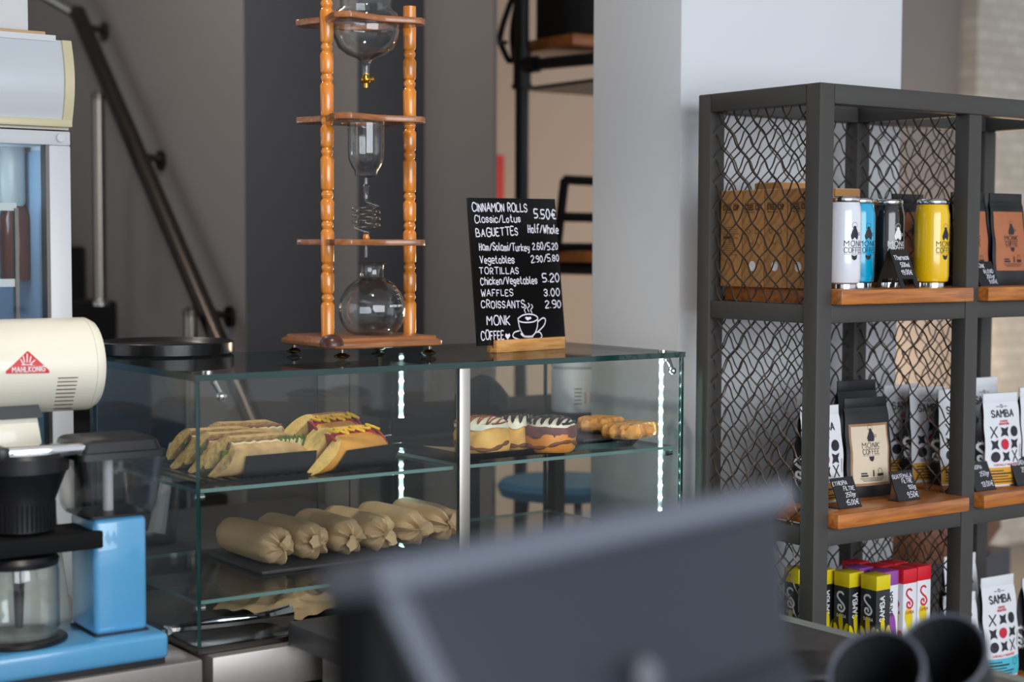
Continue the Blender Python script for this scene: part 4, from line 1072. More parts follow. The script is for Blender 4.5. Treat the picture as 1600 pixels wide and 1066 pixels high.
# ---- menu board in an oak foot
mb0 = onz(775, 552, CZT); mb1 = onz(882, 545, CZT)
ang = math.atan2(mb1.y - mb0.y, mb1.x - mb0.x); wl = (mb1 - mb0).length
mc = (mb0 + mb1) / 2
ms_ = rroot('oak_sign_foot', (mc.x, mc.y + 0.012, ZT), ang, 'oak block holding the black menu board on the case', 'sign stand')
G().box(-wl / 2, -0.012, 0, wl / 2, -0.0025, 0.023).box(-wl / 2, 0.0025, 0, wl / 2, 0.014, 0.023).box(-wl / 2, -0.0026, 0, wl / 2, 0.0026, 0.008).build('block', 'oak', ms_, bevel=0.0006)
lean = 0.10
mb = rroot('menu_board', (mc.x, mc.y + 0.012, ZT + 0.0085), ang, 'black menu board with white handwriting standing in an oak foot on the case', 'menu board', rx=-lean)
x0 = -wl / 2 - 0.029; x1 = wl / 2 + 0.004
c4 = [onz(747, 541, ZT), None]
def onboard(px, py):
    """pixel to board coordinates"""
    m = Matrix.Translation(mb.location) @ mb.rotation_euler.to_matrix().to_4x4()
    n = m.to_3x3() @ Vector((0, -1, 0)); o = m @ Vector((0, -0.0021, 0)); d = ray(px, py)
    return m.inverted() @ (O + d * ((o - O).dot(n) / d.dot(n)))
q1, q2, q3, q4 = onboard(747, 541), onboard(884, 535), onboard(867, 311), onboard(731, 309)
bw = (q1.x + q4.x) / 2, (q2.x + q3.x) / 2
g = G(); g.loft([[(q.x, y, q.z) for q in (q1, q2, q3, q4)] for y in (-0.002, 0.002)])
g.build('board', 'black_gloss', mb)
ch = []
def line(text, xa, ya, xb, yb, cap, **k):
    a, b = onboard(xa, ya), onboard(xb, yb); wd = b.x - a.x
    rot = math.atan2(b.z - a.z, b.x - a.x)
    s = abs(onboard(xa, ya - cap).z - a.z)
    for p in write(text, 0, 0, s, s * k.get('w', 0.14), width=math.hypot(wd, b.z - a.z), jit=0.3):
        ch.append([(a.x + x * math.cos(rot) - y * math.sin(rot), a.z + x * math.sin(rot) + y * math.cos(rot)) for x, y in p])
line('CINNAMON ROLLS', 738, 330, 823, 331, 12)
line('5.50€', 835, 341, 868, 342, 14)
line('Classic/Lotus', 742, 348, 813, 347, 11)
line('BAGUETTES', 744, 370, 809, 367, 12)
line('Half/Whole', 825, 363, 872, 365, 12)
line('Ham/Salami/Turkey', 749, 391, 827, 392, 11)
line('2.60/5.20', 832, 390, 871, 390, 10)
line('Vegetables', 750, 411, 803, 411, 11)
line('2.90/5.80', 830, 410, 873, 408, 10)
line('TORTILLAS', 749, 428, 810, 428, 10)
line('Chicken/Vegetables', 751, 445, 839, 443, 11)
line('5.20', 848, 440, 873, 440, 12)
line('WAFFLES', 752, 463, 801, 462, 10)
line('3.00', 850, 462, 874, 462, 11)
line('CROISSANTS', 752, 481, 819, 481, 11)
line('2.90', 852, 481, 876, 481, 11)
line('MONK', 761, 507, 796, 508, 13)
line('COFFEE', 752, 531, 787, 530, 13)
def bl(pts, w=2.0, sp=True):
    q = [onboard(*p) for p in pts]; q = [(v.x, v.z) for v in q]
    if sp: q = [(v.x, v.y) for v in spline([(x, y, 0) for x, y in q], 5)]
    ch.extend(stroke2(q, w * 0.00115))
bl([(809, 498), (816, 493), (826, 491), (836, 493), (840, 498), (833, 503), (820, 504), (811, 502), (809, 498)])
bl([(809, 499), (812, 513), (818, 524), (826, 527), (834, 523), (839, 512), (840, 499)])
bl([(840, 503), (848, 497), (852, 500), (850, 508), (843, 516), (837, 520)])
bl([(811, 517), (803, 520), (802, 527), (815, 531), (835, 531), (846, 527), (844, 520), (839, 519)])
bl([(814, 522), (820, 526), (832, 526)], 3)
for x, y in ((821, 489), (826, 487), (831, 489)): bl([(x, y), (x - 2, y - 5), (x + 1, y - 9), (x - 1, y - 13)], 1.5)
h_ = [onboard(*p) for p in ((793, 531), (789, 525), (790, 521), (793, 523), (796, 521), (797, 525))]; ch.append([(v.x, v.z) for v in h_])
h_ = [onboard(*p) for p in ((824, 501), (820, 497), (822, 495), (825, 496), (829, 495), (830, 498))]; ch.append([(v.x, v.z) for v in h_])
printed(ch, lambda x, z: (x, -0.0026, z), 'lettering', 'chalk', mb)

# ------------------------------------------------------------------ food in the case
ZU, ZL = 1.1204, 0.9454
def slab(name, x0, y0, x1, y1, z, th, m, lab, cat, corner=0.004, jit=0.0):
    g = G().box(x0, y0, z, x1, y1, z + th); o = g.build(name, m, bevel=corner if corner < th / 2 else th * 0.3); tag(o, lab, cat); return o
st_ = rroot('ribbed_tray', (1.245, 2.50, ZU), 0, 'black ribbed tray under the baguette sandwiches', 'tray')
g = G().box(-0.165, -0.155, 0, 0.165, 0.155, 0.003)
for k in range(16): g.box(-0.165 + 0.021 * k, -0.155, 0.003, -0.165 + 0.021 * k + 0.010, 0.155, 0.0048)
g.build('tray_body', 'black_gloss', st_)
def half(g, L, ry, rz, sd, cut, mi=0, mc=1, n=12, tilt=0.0, taper=0.75, seed=0):
    """one half of a split roll: flat side at y=0, crust bulging towards sd; the x=0 end is cut on a slant"""
    rings = []; xs = [0, 0.02, 0.2, 0.4, 0.6, 0.75, 0.86, 0.94, 0.985, 1.0]
    for t in xs:
        e = 1.0 if t < 0.6 else math.sqrt(max(0.02, 1 - ((t - 0.6) / 0.41) ** 2.4 * (1 - 0.02)))
        e = e if t < 1 else 0.25
        ring = []
        for k in range(n + 1):
            a = -pi / 2 + pi * k / n
            y = sd * ry * math.cos(a) ** 0.8 if math.cos(a) > 0 else 0; z = rz * math.sin(a)
            x = L * t + (cut * (z + rz) * (1 - t) if t < 0.5 else 0)
            ring.append((x, y * e, z * e))
        rings.append(ring)
    s0 = len(g.v)
    m = n + 1; fs = []
    for i in range(len(rings) - 1):
        for j in range(n): fs.append((i * m + j, i * m + j + 1, (i + 1) * m + j + 1, (i + 1) * m + j))
    vs = [v for r in rings for v in r]
    g.add(vs, fs, mi)
    # cut end and the flat inner side
    g.add(rings[0], [tuple(range(m))], mc)
    inner = [(r[0], r[-1]) for r in rings]
    g.add([p for pr_ in inner for p in pr_], [(2 * i, 2 * i + 2, 2 * i + 3, 2 * i + 1) for i in range(len(inner) - 1)], mc)
def wavy(g, L, y, z0, z1, th, amp, x0=0.0, mi=0, n=22, seed=0):
    for k in range(n):
        pass
    rings = []
    for k in range(n + 1):
        t = k / n; x = x0 + (L - x0) * t; w = amp * math.sin(k * 1.9 + seed) ; top = z1 + amp * 0.6 * math.sin(k * 2.7 + seed * 2)
        rings.append([(x, y - th / 2, z0), (x, y + th / 2, z0), (x, y + th / 2 + w, top), (x, y - th / 2 + w, top)])
    g.loft(rings, mi); return g
def baguette(x, y, rz, lab, kind, L=0.165, hold=True):
    b = rroot('baguette_sandwich', (x, y, ZU + 0.005), rz, lab, 'sandwich', 'seeded baguette sandwiches on the upper shelf')
    T = Matrix.Rotation(0.50, 4, 'X'); rz_, ry_ = 0.0285, 0.0225
    up_ = Matrix.Translation((0, 0.0, 0.031)) @ T
    g = G(); half(g, L, ry_, rz_, -1, 0.55); g.xf(Matrix.Translation((0, -0.006, -0.002))); g.jitter(0.0018, 60, kind); g.xf(up_); g.build('front_bread', ['crust', 'crumb'], b)
    g = G(); half(g, L, ry_, rz_, 1, 0.55); g.xf(Matrix.Translation((0, 0.006, 0.003))); g.jitter(0.0018, 60, kind + 3); g.xf(up_); g.build('rear_bread', ['crust', 'crumb'], b)
    wavy(G(), L * .93, -0.003, -0.018, 0.027 if kind % 2 else 0.024, 0.004, 0.0016, 0.03, seed=kind).xf(up_).build('cheese', 'cheese', b)
    wavy(G(), L * .93, 0.002, -0.020, 0.026, 0.004, 0.0015, 0.028, seed=kind + 1).xf(up_).build('ham', 'ham', b)
    g = wavy(G(), L * (.9 if kind % 2 else .35), -0.0055, -0.022, 0.016, 0.003, 0.003, 0.017, seed=kind * 2)
    if kind == 1: wavy(g, L * .97, -0.002, 0.0, 0.031, 0.003, 0.004, L * .68, seed=2)
    g.xf(up_).build('lettuce', 'lettuce', b)
    if hold:
        g = G(); k = 0.9
        g.loft([[(xx, -0.036, 0.034), (xx, -0.026, 0.0), (xx, 0.024, 0.0), (xx, 0.036, 0.03), (xx, 0.038, 0.03), (xx, 0.026, -0.0015), (xx, -0.028, -0.0015), (xx, -0.038, 0.034)] for xx in (0.045, L * 1.02)])
        g.build('card_holder', 'black_matte', b)
    return b
sl = ('baguette sandwich nearest the front glass, with a black card holder', 'second baguette sandwich from the front glass', 'third baguette sandwich from the front glass', 'rearmost baguette sandwich at the left end of the tray')
for k, (px, py) in enumerate(((338, 745), (297, 736), (262, 727), (252, 706))):
    p = onz(px, py, ZU + 0.004)
    baguette(p.x - 0.012 + (0.02 if k == 3 else 0), 2.385 + 0.066 * k, 0.03 - 0.02 * k, sl[k], k + 1, L=0.172 - 0.004 * k, hold=(k == 0))
def hotdog(px, py, rz, lab, kind):
    p = onz(px, py, ZU + 0.004)
    b = rroot('hot_dog', (p.x, p.y, ZU + 0.0016), rz, lab, 'hot dog', 'hot dogs in black card holders')
    L = 0.19; up_ = Matrix.Translation((0, 0, 0.034)) @ Matrix.Rotation(0.22 if kind == 1 else 0.4, 4, 'X'); 
    for nm, sd, ry_, dy, dz in (('front_bun', -1, 0.027, -0.008, -0.004), ('rear_bun', 1, 0.025, 0.008, 0.004)):
        g = G(); half(g, L, ry_, 0.031, sd, 1.0, taper=1); g.xf(Matrix.Translation((0, dy, dz))); g.jitter(0.001, 30, kind); g.xf(up_); g.build(nm, ['bun', 'bun_crumb'], b)
    g = G()
    for k in range(9):
        x = 0.062 + 0.0145 * k
        s = len(g.v); g.lathe([(0.0235, -0.0018), (0.0235, 0.0018)], 18); g.xf(Matrix.Translation((x, 0.001 * (-1) ** k, 0.006)) @ Matrix.Rotation(1.1, 4, 'Y'), s)
    g.xf(up_).build('salami', 'salami', b)
    g = G(); g.tube(spline([(0.058 + 0.0066 * k, 0.008 * (-1) ** k, 0.031 + 0.003 * math.sin(k)) for k in range(18)], 4), 0.0024, 6); g.xf(up_).build('mustard', 'mustard', b)
    g = G(); wavy(g, L * .8, -0.004, -0.01, 0.026, 0.003, 0.003, 0.058, seed=kind); g.xf(up_).build('tomato', 'box_red', b)
    g = G(); g.loft([[(xx + sh * 0.5, -0.040, 0.036), (xx, -0.030, 0.0), (xx, 0.026, 0.0), (xx + sh * .5, 0.036, 0.035), (xx + sh * .5, 0.038, 0.035), (xx, 0.028, -0.0014), (xx, -0.032, -0.0014), (xx + sh * .5, -0.042, 0.036)] for xx, sh in ((0.035, 0.05), (L * .96, 0.03))])
    g.build('card_holder', 'black_gloss', b)
hotdog(476, 738, 0.30, 'hot dog with yellow mustard nearest the front glass', 1)
hotdog(448, 713, 0.30, 'hot dog with yellow mustard behind the front one', 2)

# ---- wrapped rolls on slate
slp = slab('slate_board', 1.235, 2.425, 1.535, 2.665, ZL, 0.006, 'slate', 'slate board under the paper wrapped rolls', 'slate board', 0.0015)
def wrap(x, rz, lab, seed, yn=2.452, yf=2.625):
    b = rroot('wrapped_roll', (x, yn, ZL + 0.0065), rz, lab, 'wrapped roll', 'rolls wrapped in brown paper')
    L = yf - yn; r = 0.033; n = 40; rings = []
    prof = [(-0.008, 0.12), (-0.010, 0.30), (-0.007, 0.55), (0.000, 0.80), (0.008, 0.94), (0.02, 0.99), (0.05, 1.02), (0.10, 1.0), (L - 0.03, 0.96), (L - 0.012, 0.9), (L - 0.003, 0.72), (L, 0.4), (L, 0.1)]
    for y, k in prof:
        ring = []
        for j in range(n):
            a = 2 * pi * j / n
            e = max(0, 1 - max(y, 0) / 0.03) if y < 0.03 else 0
            fold = 1 + e * (0.11 * math.sin(9 * a + seed) + 0.07 * math.sin(5 * a + 2.1 * seed))
            rr = r * k * fold
            yy = y + e * 0.006 * math.sin(7 * a + seed * 1.3)
            ring.append((rr * math.cos(a), yy, r * 0.98 + rr * math.sin(a) * 0.97))
        rings.append(ring)
    g = G().loft(rings); g.jitter(0.0016, 40, seed); g.jitter(0.0008, 140, seed + 9)
    g.build('paper', 'kraft', b, smooth=32)
    g = G(); pts = []
    a0 = 0.6 + seed * 0.9
    g.loft([[(0.004 * math.cos(2 * pi * j / 10) * s_ * (1 + .5 * math.sin(3 * j)) + dx, y, r + dz + 0.006 * math.sin(2 * pi * j / 10) * s_) for j in range(10)] for y, s_, dx, dz in ((0.0, 1.2, 0, 0), (-0.010, 1.6, 0.003 * math.cos(a0), 0.003 * math.sin(a0)), (-0.018, 2.3, 0.010 * math.cos(a0), 0.008 * math.sin(a0)), (-0.022, 1.9, 0.014 * math.cos(a0), 0.012 * math.sin(a0)))])
    g.jitter(0.002, 90, seed); g.build('twist', 'kraft', b, smooth=25)
    g = G().grid(lambda u, v: (r * 1.055 * math.sin((u - .5) * 2.0 - 0.5), 0.035 + v * (L - 0.06), r * 0.98 + r * 1.055 * math.cos((u - .5) * 2.0 - 0.5)), 10, 6); 
    return b
wl_ = ('wrapped roll at the left end of the row, nearest the left pane', 'second wrapped roll from the left end of the row', 'third wrapped roll from the left end of the row', 'third wrapped roll from the right end of the row', 'second wrapped roll from the right end of the row', 'wrapped roll at the right end of the row with a loose paper tail')
for k in range(6):
    wrap(1.283 + 0.0715 * k, 0.06 - 0.05 * (k % 3), wl_[k], 1.0 + k * 1.37, 2.452 + 0.003 * (k % 2) + 0.004 * k, 2.632 + 0.004 * k)

# ---- pastries
bt_ = rroot('black_serving_tray', (1.795, 2.50, ZU), 0, 'black serving tray with a raised rim under the pastries', 'tray')
def rr(hx, hy, r, n=6):
    out = []
    for cx, cy, a0 in ((hx - r, hy - r, 0), (-hx + r, hy - r, pi / 2), (-hx + r, -hy + r, pi), (hx - r, -hy + r, 1.5 * pi)):
        for k in range(n + 1): a = a0 + pi / 2 * k / n; out.append((cx + r * math.cos(a), cy + r * math.sin(a)))
    return out
g = G(); tx, ty = 0.205, 0.165
g.loft([[(x, y, z) for x, y in rr(tx - i, ty - i, 0.03)] for i, z in ((0.008, 0), (0.0, 0.012), (0.001, 0.013), (0.004, 0.012), (0.010, 0.003))], cap=False)
n = len(rr(1, 1, .1)); g.add([(x, y, 0.0) for x, y in rr(tx - 0.008, ty - 0.008, 0.03)] + [(x, y, 0.003) for x, y in rr(tx - 0.010, ty - 0.010, 0.03)], [tuple(range(n)), tuple(range(n, 2 * n))])
g.build('tray_body', 'black_gloss', bt_)
# tall rear wall of the tray with its grip
g = G().box(-0.16, ty - 0.006, 0.01, 0.16, ty - 0.002, 0.045); g.build('grip', 'black_matte', bt_, bevel=0.0015)
pp = G().grid(lambda u, v: (-0.19 + 0.30 * u, -0.15 + 0.2 * v, 0.0036 + 0.0012 * math.sin(7 * u + 3 * v)), 14, 10).build('baking_paper', 'kraft_dark'); pp.location = (1.795, 2.50, ZU)
tag(pp, 'tan baking paper on the black tray under the cinnamon rolls', 'paper')
def bunroll(px, py, rz, drizzle, lab, kind, r=0.041, h=0.04):
    p = onz(px, py, ZU + 0.005)
    b = rroot('cinnamon_roll', (p.x, p.y + r * 0.8, ZU + 0.0055), rz, lab, 'cinnamon roll', 'frosted cinnamon rolls')
    g = G(); rings = []
    for z, k in ((0, 0.86), (0.004, 0.95), (h * .35, 1.0), (h * .7, 1.0), (h * .92, 0.93), (h, 0.8)):
        rings.append([((r * k * (1 + 0.05 * math.sin(3 * a + kind) + 0.02 * math.sin(7 * a))) * math.cos(a), r * k * (1 + 0.05 * math.cos(2 * a + kind)) * math.sin(a), z) for a in [2 * pi * j / 36 for j in range(36)]])
    g.loft(rings); g.jitter(0.003, 35, kind)
    g.build('dough', 'dough' if kind != 3 else 'dough_orange', b)
    # cinnamon seam curling round the side
    sm = [((r * 1.0) * math.cos(a) , r * 1.0 * math.sin(a), h * (0.32 + 0.12 * math.sin(2.3 * a + kind))) for a in [-2.6 + 0.16 * k for k in range(18)]]
    G().tube(sm, [0.002 + 0.0025 * abs(math.sin(k * 0.9)) for k in range(18)], 7).build('cinnamon_seam', 'cinnamon', b)
    if kind == 3:
        g = G().loft([[(r * 1.02 * k * math.cos(a), r * 1.02 * k * math.sin(a), z) for a in [2 * pi * j / 32 for j in range(32)]] for z, k in ((h * .55, 0.96), (h * .62, 1.03), (h * .95, 1.03), (h * 1.05, 0.9))]); g.jitter(0.003, 50, 4); g.build('filling', 'filling_brown', b)
    g = G(); rings = []
    for z, k in ((h * .93, 0.90), (h * .98, 0.985), (h + 0.005, 0.96), (h + 0.010, 0.8), (h + 0.0135, 0.5), (h + 0.0145, 0.02)):
        rings.append([(r * k * (1 + 0.04 * math.sin(5 * a + kind) * (z < h + .004)) * math.cos(a), r * k * math.sin(a), z - (0.005 * max(0, math.sin(4 * a + kind)) if z < h else 0)) for a in [2 * pi * j / 40 for j in range(40)]])
    g.loft(rings); g.jitter(0.0018, 60, kind + 7); g.build('frosting', 'frosting', b)
    zz = lambda x, y: h + 0.0155 - 0.011 * ((x * x + y * y) / r ** 2) ** 1.4
    g = G()
    def cl(x, y):
        d = math.hypot(x, y); k = min(1, r * 0.97 / d) if d > 0 else 1; x, y = x * k, y * k; return (x, y, zz(x, y) + 0.0006)
    pts = spline([(-r + 2 * r * k / 12, (r * 0.95) * (-1) ** k, 0) for k in range(13)], 8)
    g.tube([cl(q.x, q.y) for q in pts], 0.0015 if kind == 1 else 0.0024, 6)
    g.build('drizzle', drizzle, b)
    return b
bunroll(771, 711, -0.9, 'caramel', 'cinnamon roll with caramel drizzle beside the case mullion', 1, 0.05, 0.05)
bunroll(826, 704, -0.7, 'chocolate', 'cinnamon roll with dark drizzle, behind the two front rolls', 2, 0.042, 0.046)
bunroll(880, 708, -0.9, 'chocolate', 'cinnamon roll with dark drizzle and a brown filling layer, in front', 3, 0.045, 0.047)
slab('slate_board', 1.865, 2.355, 2.035, 2.56, ZU + 0.0136, 0.005, 'slate', 'slate board under the two waffles', 'slate board', 0.0012)
def waffle(px, py, rz, lab, seed, zo=0.0, a_=0.062, b_=0.046):
    p = onz(px, py, ZU + 0.019)
    o = rroot('waffle', (p.x, p.y, ZU + 0.0188 + zo), rz, lab, 'waffle', 'waffles on the slate board')
    nu = 64
    def top(u, v):
        x, y = (2 * u - 1), (2 * v - 1)
        # square to disc
        X, Y = x * math.sqrt(1 - y * y / 2), y * math.sqrt(1 - x * x / 2)
        ed = 1 + 0.07 * math.sin(6 * math.atan2(Y, X) + seed) + 0.04 * math.sin(11 * math.atan2(Y, X))
        X, Y = X * a_ * ed, Y * b_ * ed
        d = min(1, math.hypot(x, y) if False else max(abs(x), abs(y)))
        cell = 0.0185
        gx = abs(((X / cell) % 1) - .5) * 2; gy = abs(((Y / cell) % 1) - .5) * 2
        pit = min(1, max(0, (gx - .25) * 3)) * min(1, max(0, (gy - .25) * 3))
        hgt = 0.027 * (1 - d ** 6) ** 0.5 if d < 1 else 0
        return X, Y, hgt, pit
    def ft(u, v): X, Y, hg, pit = top(u, v); return (X, Y, 0.012 + hg * 0.62 - 0.012 * pit * (hg > 0.012))
    def fb_(u, v): X, Y, hg, pit = top(u, v); return (X, Y, 0.012 - hg * 0.44 + 0.004 * pit * (hg > 0.012))
    g = G().grid(ft, nu, 48).grid(fb_, nu, 48); g.jitter(0.0012, 60, seed); g.build('waffle_body', 'waffle', o, smooth=60)
    return o
waffle(938, 675, 0.25, 'waffle lying behind, beside the frosted rolls', 2, 0.002, 0.05, 0.042)
waffle(985, 683, 0.35, 'waffle nearest the right end of the case', 5, 0.0, 0.066, 0.045)

# ---- tongs and paper on the case floor
ZB = CZ0 + 0.0082
kp = onz(462, 955, ZB + 0.004)
g = G().grid(lambda u, v: (-0.10 + 0.2 * u, -0.09 + 0.18 * v, 0.004 + 0.016 * abs(noise.noise(Vector((u * 4, v * 4, 1)))) + 0.03 * math.sin(pi * u) * math.sin(pi * v) * (0.5 + noise.noise(Vector((u * 6, v * 6, 4))))), 22, 18)
for v in list(g.v): pass
o_ = g.build('crumpled_paper', 'kraft', smooth=25); o_.location = (kp.x + 0.02, kp.y + 0.06, ZB); o_.rotation_euler.z = 0.5
tag(o_, 'crumpled brown paper sheet on the case floor under the tongs', 'paper')
ta, tb2 = onz(262, 984, ZB + 0.015), onz(455, 962, ZB + 0.015)
tt = rroot('serving_tongs', (ta.x, ta.y, ZB), math.atan2(tb2.y - ta.y, tb2.x - ta.x), 'long chrome serving tongs on the case floor', 'tongs')
TL = (tb2 - ta).length
for sg in (-1, 1):
    g = G(); pts = []
    for k in range(16):
        t = k / 15; x = TL * t; wv = 0.006 + (0.012 * max(0, (t - .72) / .28) ** 1.2 if t > .72 else 0); off = sg * (0.003 + 0.016 * math.sin(pi * min(t * 1.0, .8)))
        z = 0.0145 + 0.002 * math.sin(3 * t)
        pts.append([(x, off - sg * 0.004, z - wv), (x, off + sg * 0.001, z - wv * .5), (x, off + sg * 0.002, z + wv * .5), (x, off - sg * 0.004, z + wv), (x, off - sg * 0.0052, z + wv * .9), (x, off, z), (x, off - sg * 0.0052, z - wv * .9)])
    g.loft(pts); g.build('arm', 'chrome', tt)
G().tube([(0, -0.006, 0.0145), (0, 0.006, 0.0145)], 0.007, 12).build('hinge', 'chrome', tt)

# ------------------------------------------------------------------ coffee maker
BX, BY, BZ = 0.998, 2.266, 0.865
br = rroot('coffee_maker', (BX, BY, BZ), 0, 'bright blue filter coffee maker with a clear water tank and black brew basket', 'coffee maker')
W0 = -0.335
def lx(px, py, Y): return ony(px, py, Y).x - BX
G().box(W0, 0, 0.008, 0, 0.17, 0.048).build('base', 'blue_enamel', br, bevel=0.008, seg=3)
G().box(W0 + 0.01, 0.008, 0.0, -0.004, 0.165, 0.0085).build('foot_pad', 'black_plastic', br)
G().box(0.0005, 0.03, 0.012, 0.012, 0.13, 0.046).build('end_switch', 'black_plastic', br, bevel=0.003)
ya_ = 0.032
xa, xb = lx(148, 900, BY + ya_), lx(231, 900, BY + ya_)
ztk = ony(190, 808, BY + ya_).z - BZ
G().box(xa, ya_, 0.0482, xb, ya_ + 0.10, ztk).build('column', 'blue_enamel', br, bevel=0.009, seg=3)
G().box(xa - 0.0008, ya_ - 0.0008, 0.048, xb + 0.0008, ya_ + 0.1008, 0.0505).build('seam', 'ink', br)
ztl = ony(180, 712, BY + ya_).z - BZ
cxm, cym = (xa + xb) / 2, ya_ + 0.05
def tank_ring(hx, hy, z): return [(cxm + x, cym + y, z) for x, y in rr(hx, hy, 0.012, 5)]
g = G().loft([tank_ring(0.052, 0.052, ztk + 0.001), tank_ring(0.058, 0.058, ztk + 0.012), tank_ring(0.066, 0.064, ztl - 0.003), tank_ring(0.067, 0.065, ztl)], cap=False)
g.loft([tank_ring(0.050, 0.050, ztk + 0.004), tank_ring(0.056, 0.056, ztk + 0.013), tank_ring(0.0645, 0.0625, ztl)], cap=False)
g.build('water_tank', 'tank', br)
G().loft([tank_ring(0.051, 0.051, ztk + 0.0005), tank_ring(0.051, 0.051, ztk + 0.004)]).build('tank_floor', 'black_plastic', br)
G().tube([(cxm + 0.0, cym, ztk + 0.004), (cxm, cym, ztl + 0.004)], 0.008, 14).build('riser_tube', 'white_plastic', br)
zlt = ony(180, 682, BY + ya_ + 0.03).z - BZ
G().loft([tank_ring(0.069, 0.067, ztl - 0.004), tank_ring(0.069, 0.067, ztl + 0.006), tank_ring(0.064, 0.060, ztl + 0.007), tank_ring(0.060, 0.056, zlt - 0.004), tank_ring(0.054, 0.050, zlt)]).build('tank_lid', 'black_plastic', br)
# outlet arm over the basket
xo = lx(8, 705, BY + ya_ + 0.01)
za_ = ony(60, 708, BY + ya_ + 0.01).z - BZ
G().box(xo, ya_ - 0.005, za_ - 0.006, cxm - 0.05, ya_ + 0.04, za_ + 0.010).build('outlet_arm', 'chrome', br, bevel=0.004)
G().box(xo - 0.014, ya_ - 0.007, za_ - 0.007, xo + 0.002, ya_ + 0.042, za_ + 0.012).build('outlet_cap', 'black_plastic', br, bevel=0.003)
# brew basket
bxc = lx(32, 780, BY + 0.08); 
zz0, zz1, zz2, zz3 = [ony(32, y, BY + 0.03).z - BZ for y in (836, 792, 745, 712)]
rB = 0.070
G().lathe([(0.048, zz0), (0.049, zz1), (rB - 0.004, zz2), (rB, zz2 + 0.003), (rB + 0.001, zz3 - 0.006), (rB - 0.004, zz3), (0.03, zz3 + 0.002), (0.001, zz3 + 0.003)], 44, (bxc, 0.08, 0)).build('brew_basket', 'black_plastic', br)
g = G()
for k in range(44):
    a = 2 * pi * k / 44; g.tube([(bxc + 0.0495 * math.cos(a), 0.08 + 0.0495 * math.sin(a), zz0 + 0.002), (bxc + 0.0495 * math.cos(a), 0.08 + 0.0495 * math.sin(a), zz1)], 0.0013, 4)
g.build('ribbed_sleeve', 'black_plastic', br)
zb0, zb1 = ony(90, 866, BY + 0.02).z - BZ, ony(90, 838, BY + 0.02).z - BZ
G().box(W0 - 0.01, 0.025, zb0, xa + 0.012, 0.12, zb1).build('basket_bracket', 'black_matte', br, bevel=0.003)
hp = lx(30, 1000, BY + 0.07)
G().lathe([(0.072, 0.0482), (0.074, 0.051), (0.070, 0.0545), (0.001, 0.0545)], 44, (hp, 0.082, 0)).build('hot_plate', 'black_plastic', br)
# carafe
ca = rroot('glass_carafe', (BX + hp, BY + 0.082, BZ + 0.0548), 0, 'glass coffee carafe with a black lid on the hot plate of the blue coffee maker', 'carafe')
zc1 = ony(40, 878, BY + 0.04).z - (BZ + 0.0548)
pcf = [(0.001, 0.0005), (0.052, 0.0005), (0.060, 0.004), (0.063, 0.012), (0.063, zc1 * 0.8), (0.060, zc1 * 0.95), (0.060, zc1)]
G().lathe(pcf + [(max(r - 0.002, 0.0005), z + 0.0015) for r, z in pcf[::-1]], 48).build('carafe_glass', 'vessel', ca)
G().lathe([(0.0615, zc1 - 0.010), (0.063, zc1 - 0.002), (0.058, zc1 + 0.005), (0.02, zc1 + 0.008), (0.001, zc1 + 0.008)], 40).build('lid', 'black_plastic', ca)
G().tube([(0.005, 0, zc1), (0.004, 0, 0.012)], [0.010, 0.006], 12).build('mixing_tube', 'black_plastic', ca)
G().loft([[(x - 0.008, y, z) for x, y, z in q] + [(x + 0.008, y, z) for x, y, z in reversed(q)] for q in ([(-0.07, -0.004, zc1), (-0.07, 0.004, zc1)], [(-0.105, -0.004, zc1 - 0.004), (-0.105, 0.004, zc1 - 0.004)], [(-0.11, -0.004, 0.03), (-0.11, 0.004, 0.03)])]).build('handle', 'black_plastic', ca)

# ------------------------------------------------------------------ cream grinder behind it
GY = 2.52
gc = ony(60, 571, GY); gR = (ony(60, 498, GY - 0.0).z - ony(60, 645, GY).z) / 2
gx1 = ony(146, 571, GY).x
gr = rroot('coffee_grinder', (gc.x - 0.03, GY, 0.865), 0, 'cream coffee grinder with a red badge behind the blue coffee maker', 'coffee grinder')
zc = gc.z - 0.865; ex = gx1 - gr.location.x
def along_x(prof, n=44, mi=0):
    g = G(); g.loft([[(x, r * math.cos(2 * pi * j / n), zc + r * math.sin(2 * pi * j / n)) for j in range(n)] for x, r in prof], mi); return g
along_x([(-0.2, gR), (ex - 0.022, gR)]).build('motor_housing', 'cream_enamel', gr)
along_x([(ex - 0.0215, gR * 1.0), (ex - 0.016, gR * 1.0), (ex - 0.006, gR * 0.93), (ex - 0.001, gR * 0.75), (ex, gR * 0.55), (ex, 0.001)]).build('end_cap', 'cream_enamel', gr)
def gw(px, py): q = ony(px, py, GY - gR); return q.x - gr.location.x, q.z - 0.865
def onhouse(x, z):
    dz = max(-gR * 0.97, min(gR * 0.97, z - zc)); return (x, -math.sqrt(gR * gR - dz * dz) - 0.0006, zc + dz)
def gpx(*pts):   # pixels on the housing front -> housing coordinates
    out = []
    for px, py in pts:
        o = O - gr.location; d = ray(px, py); y, z = o.y, o.z - zc
        A = d.y ** 2 + d.z ** 2; B = y * d.y + z * d.z; Cc = y * y + z * z - gR * gR
        t = (-B - math.sqrt(max(B * B - A * Cc, 0))) / A; q = o + d * t; out.append((q.x, q.z))
    return out
tri = gpx((42, 549), (9, 580), (9, 584), (77, 583), (77, 579), (44, 549))
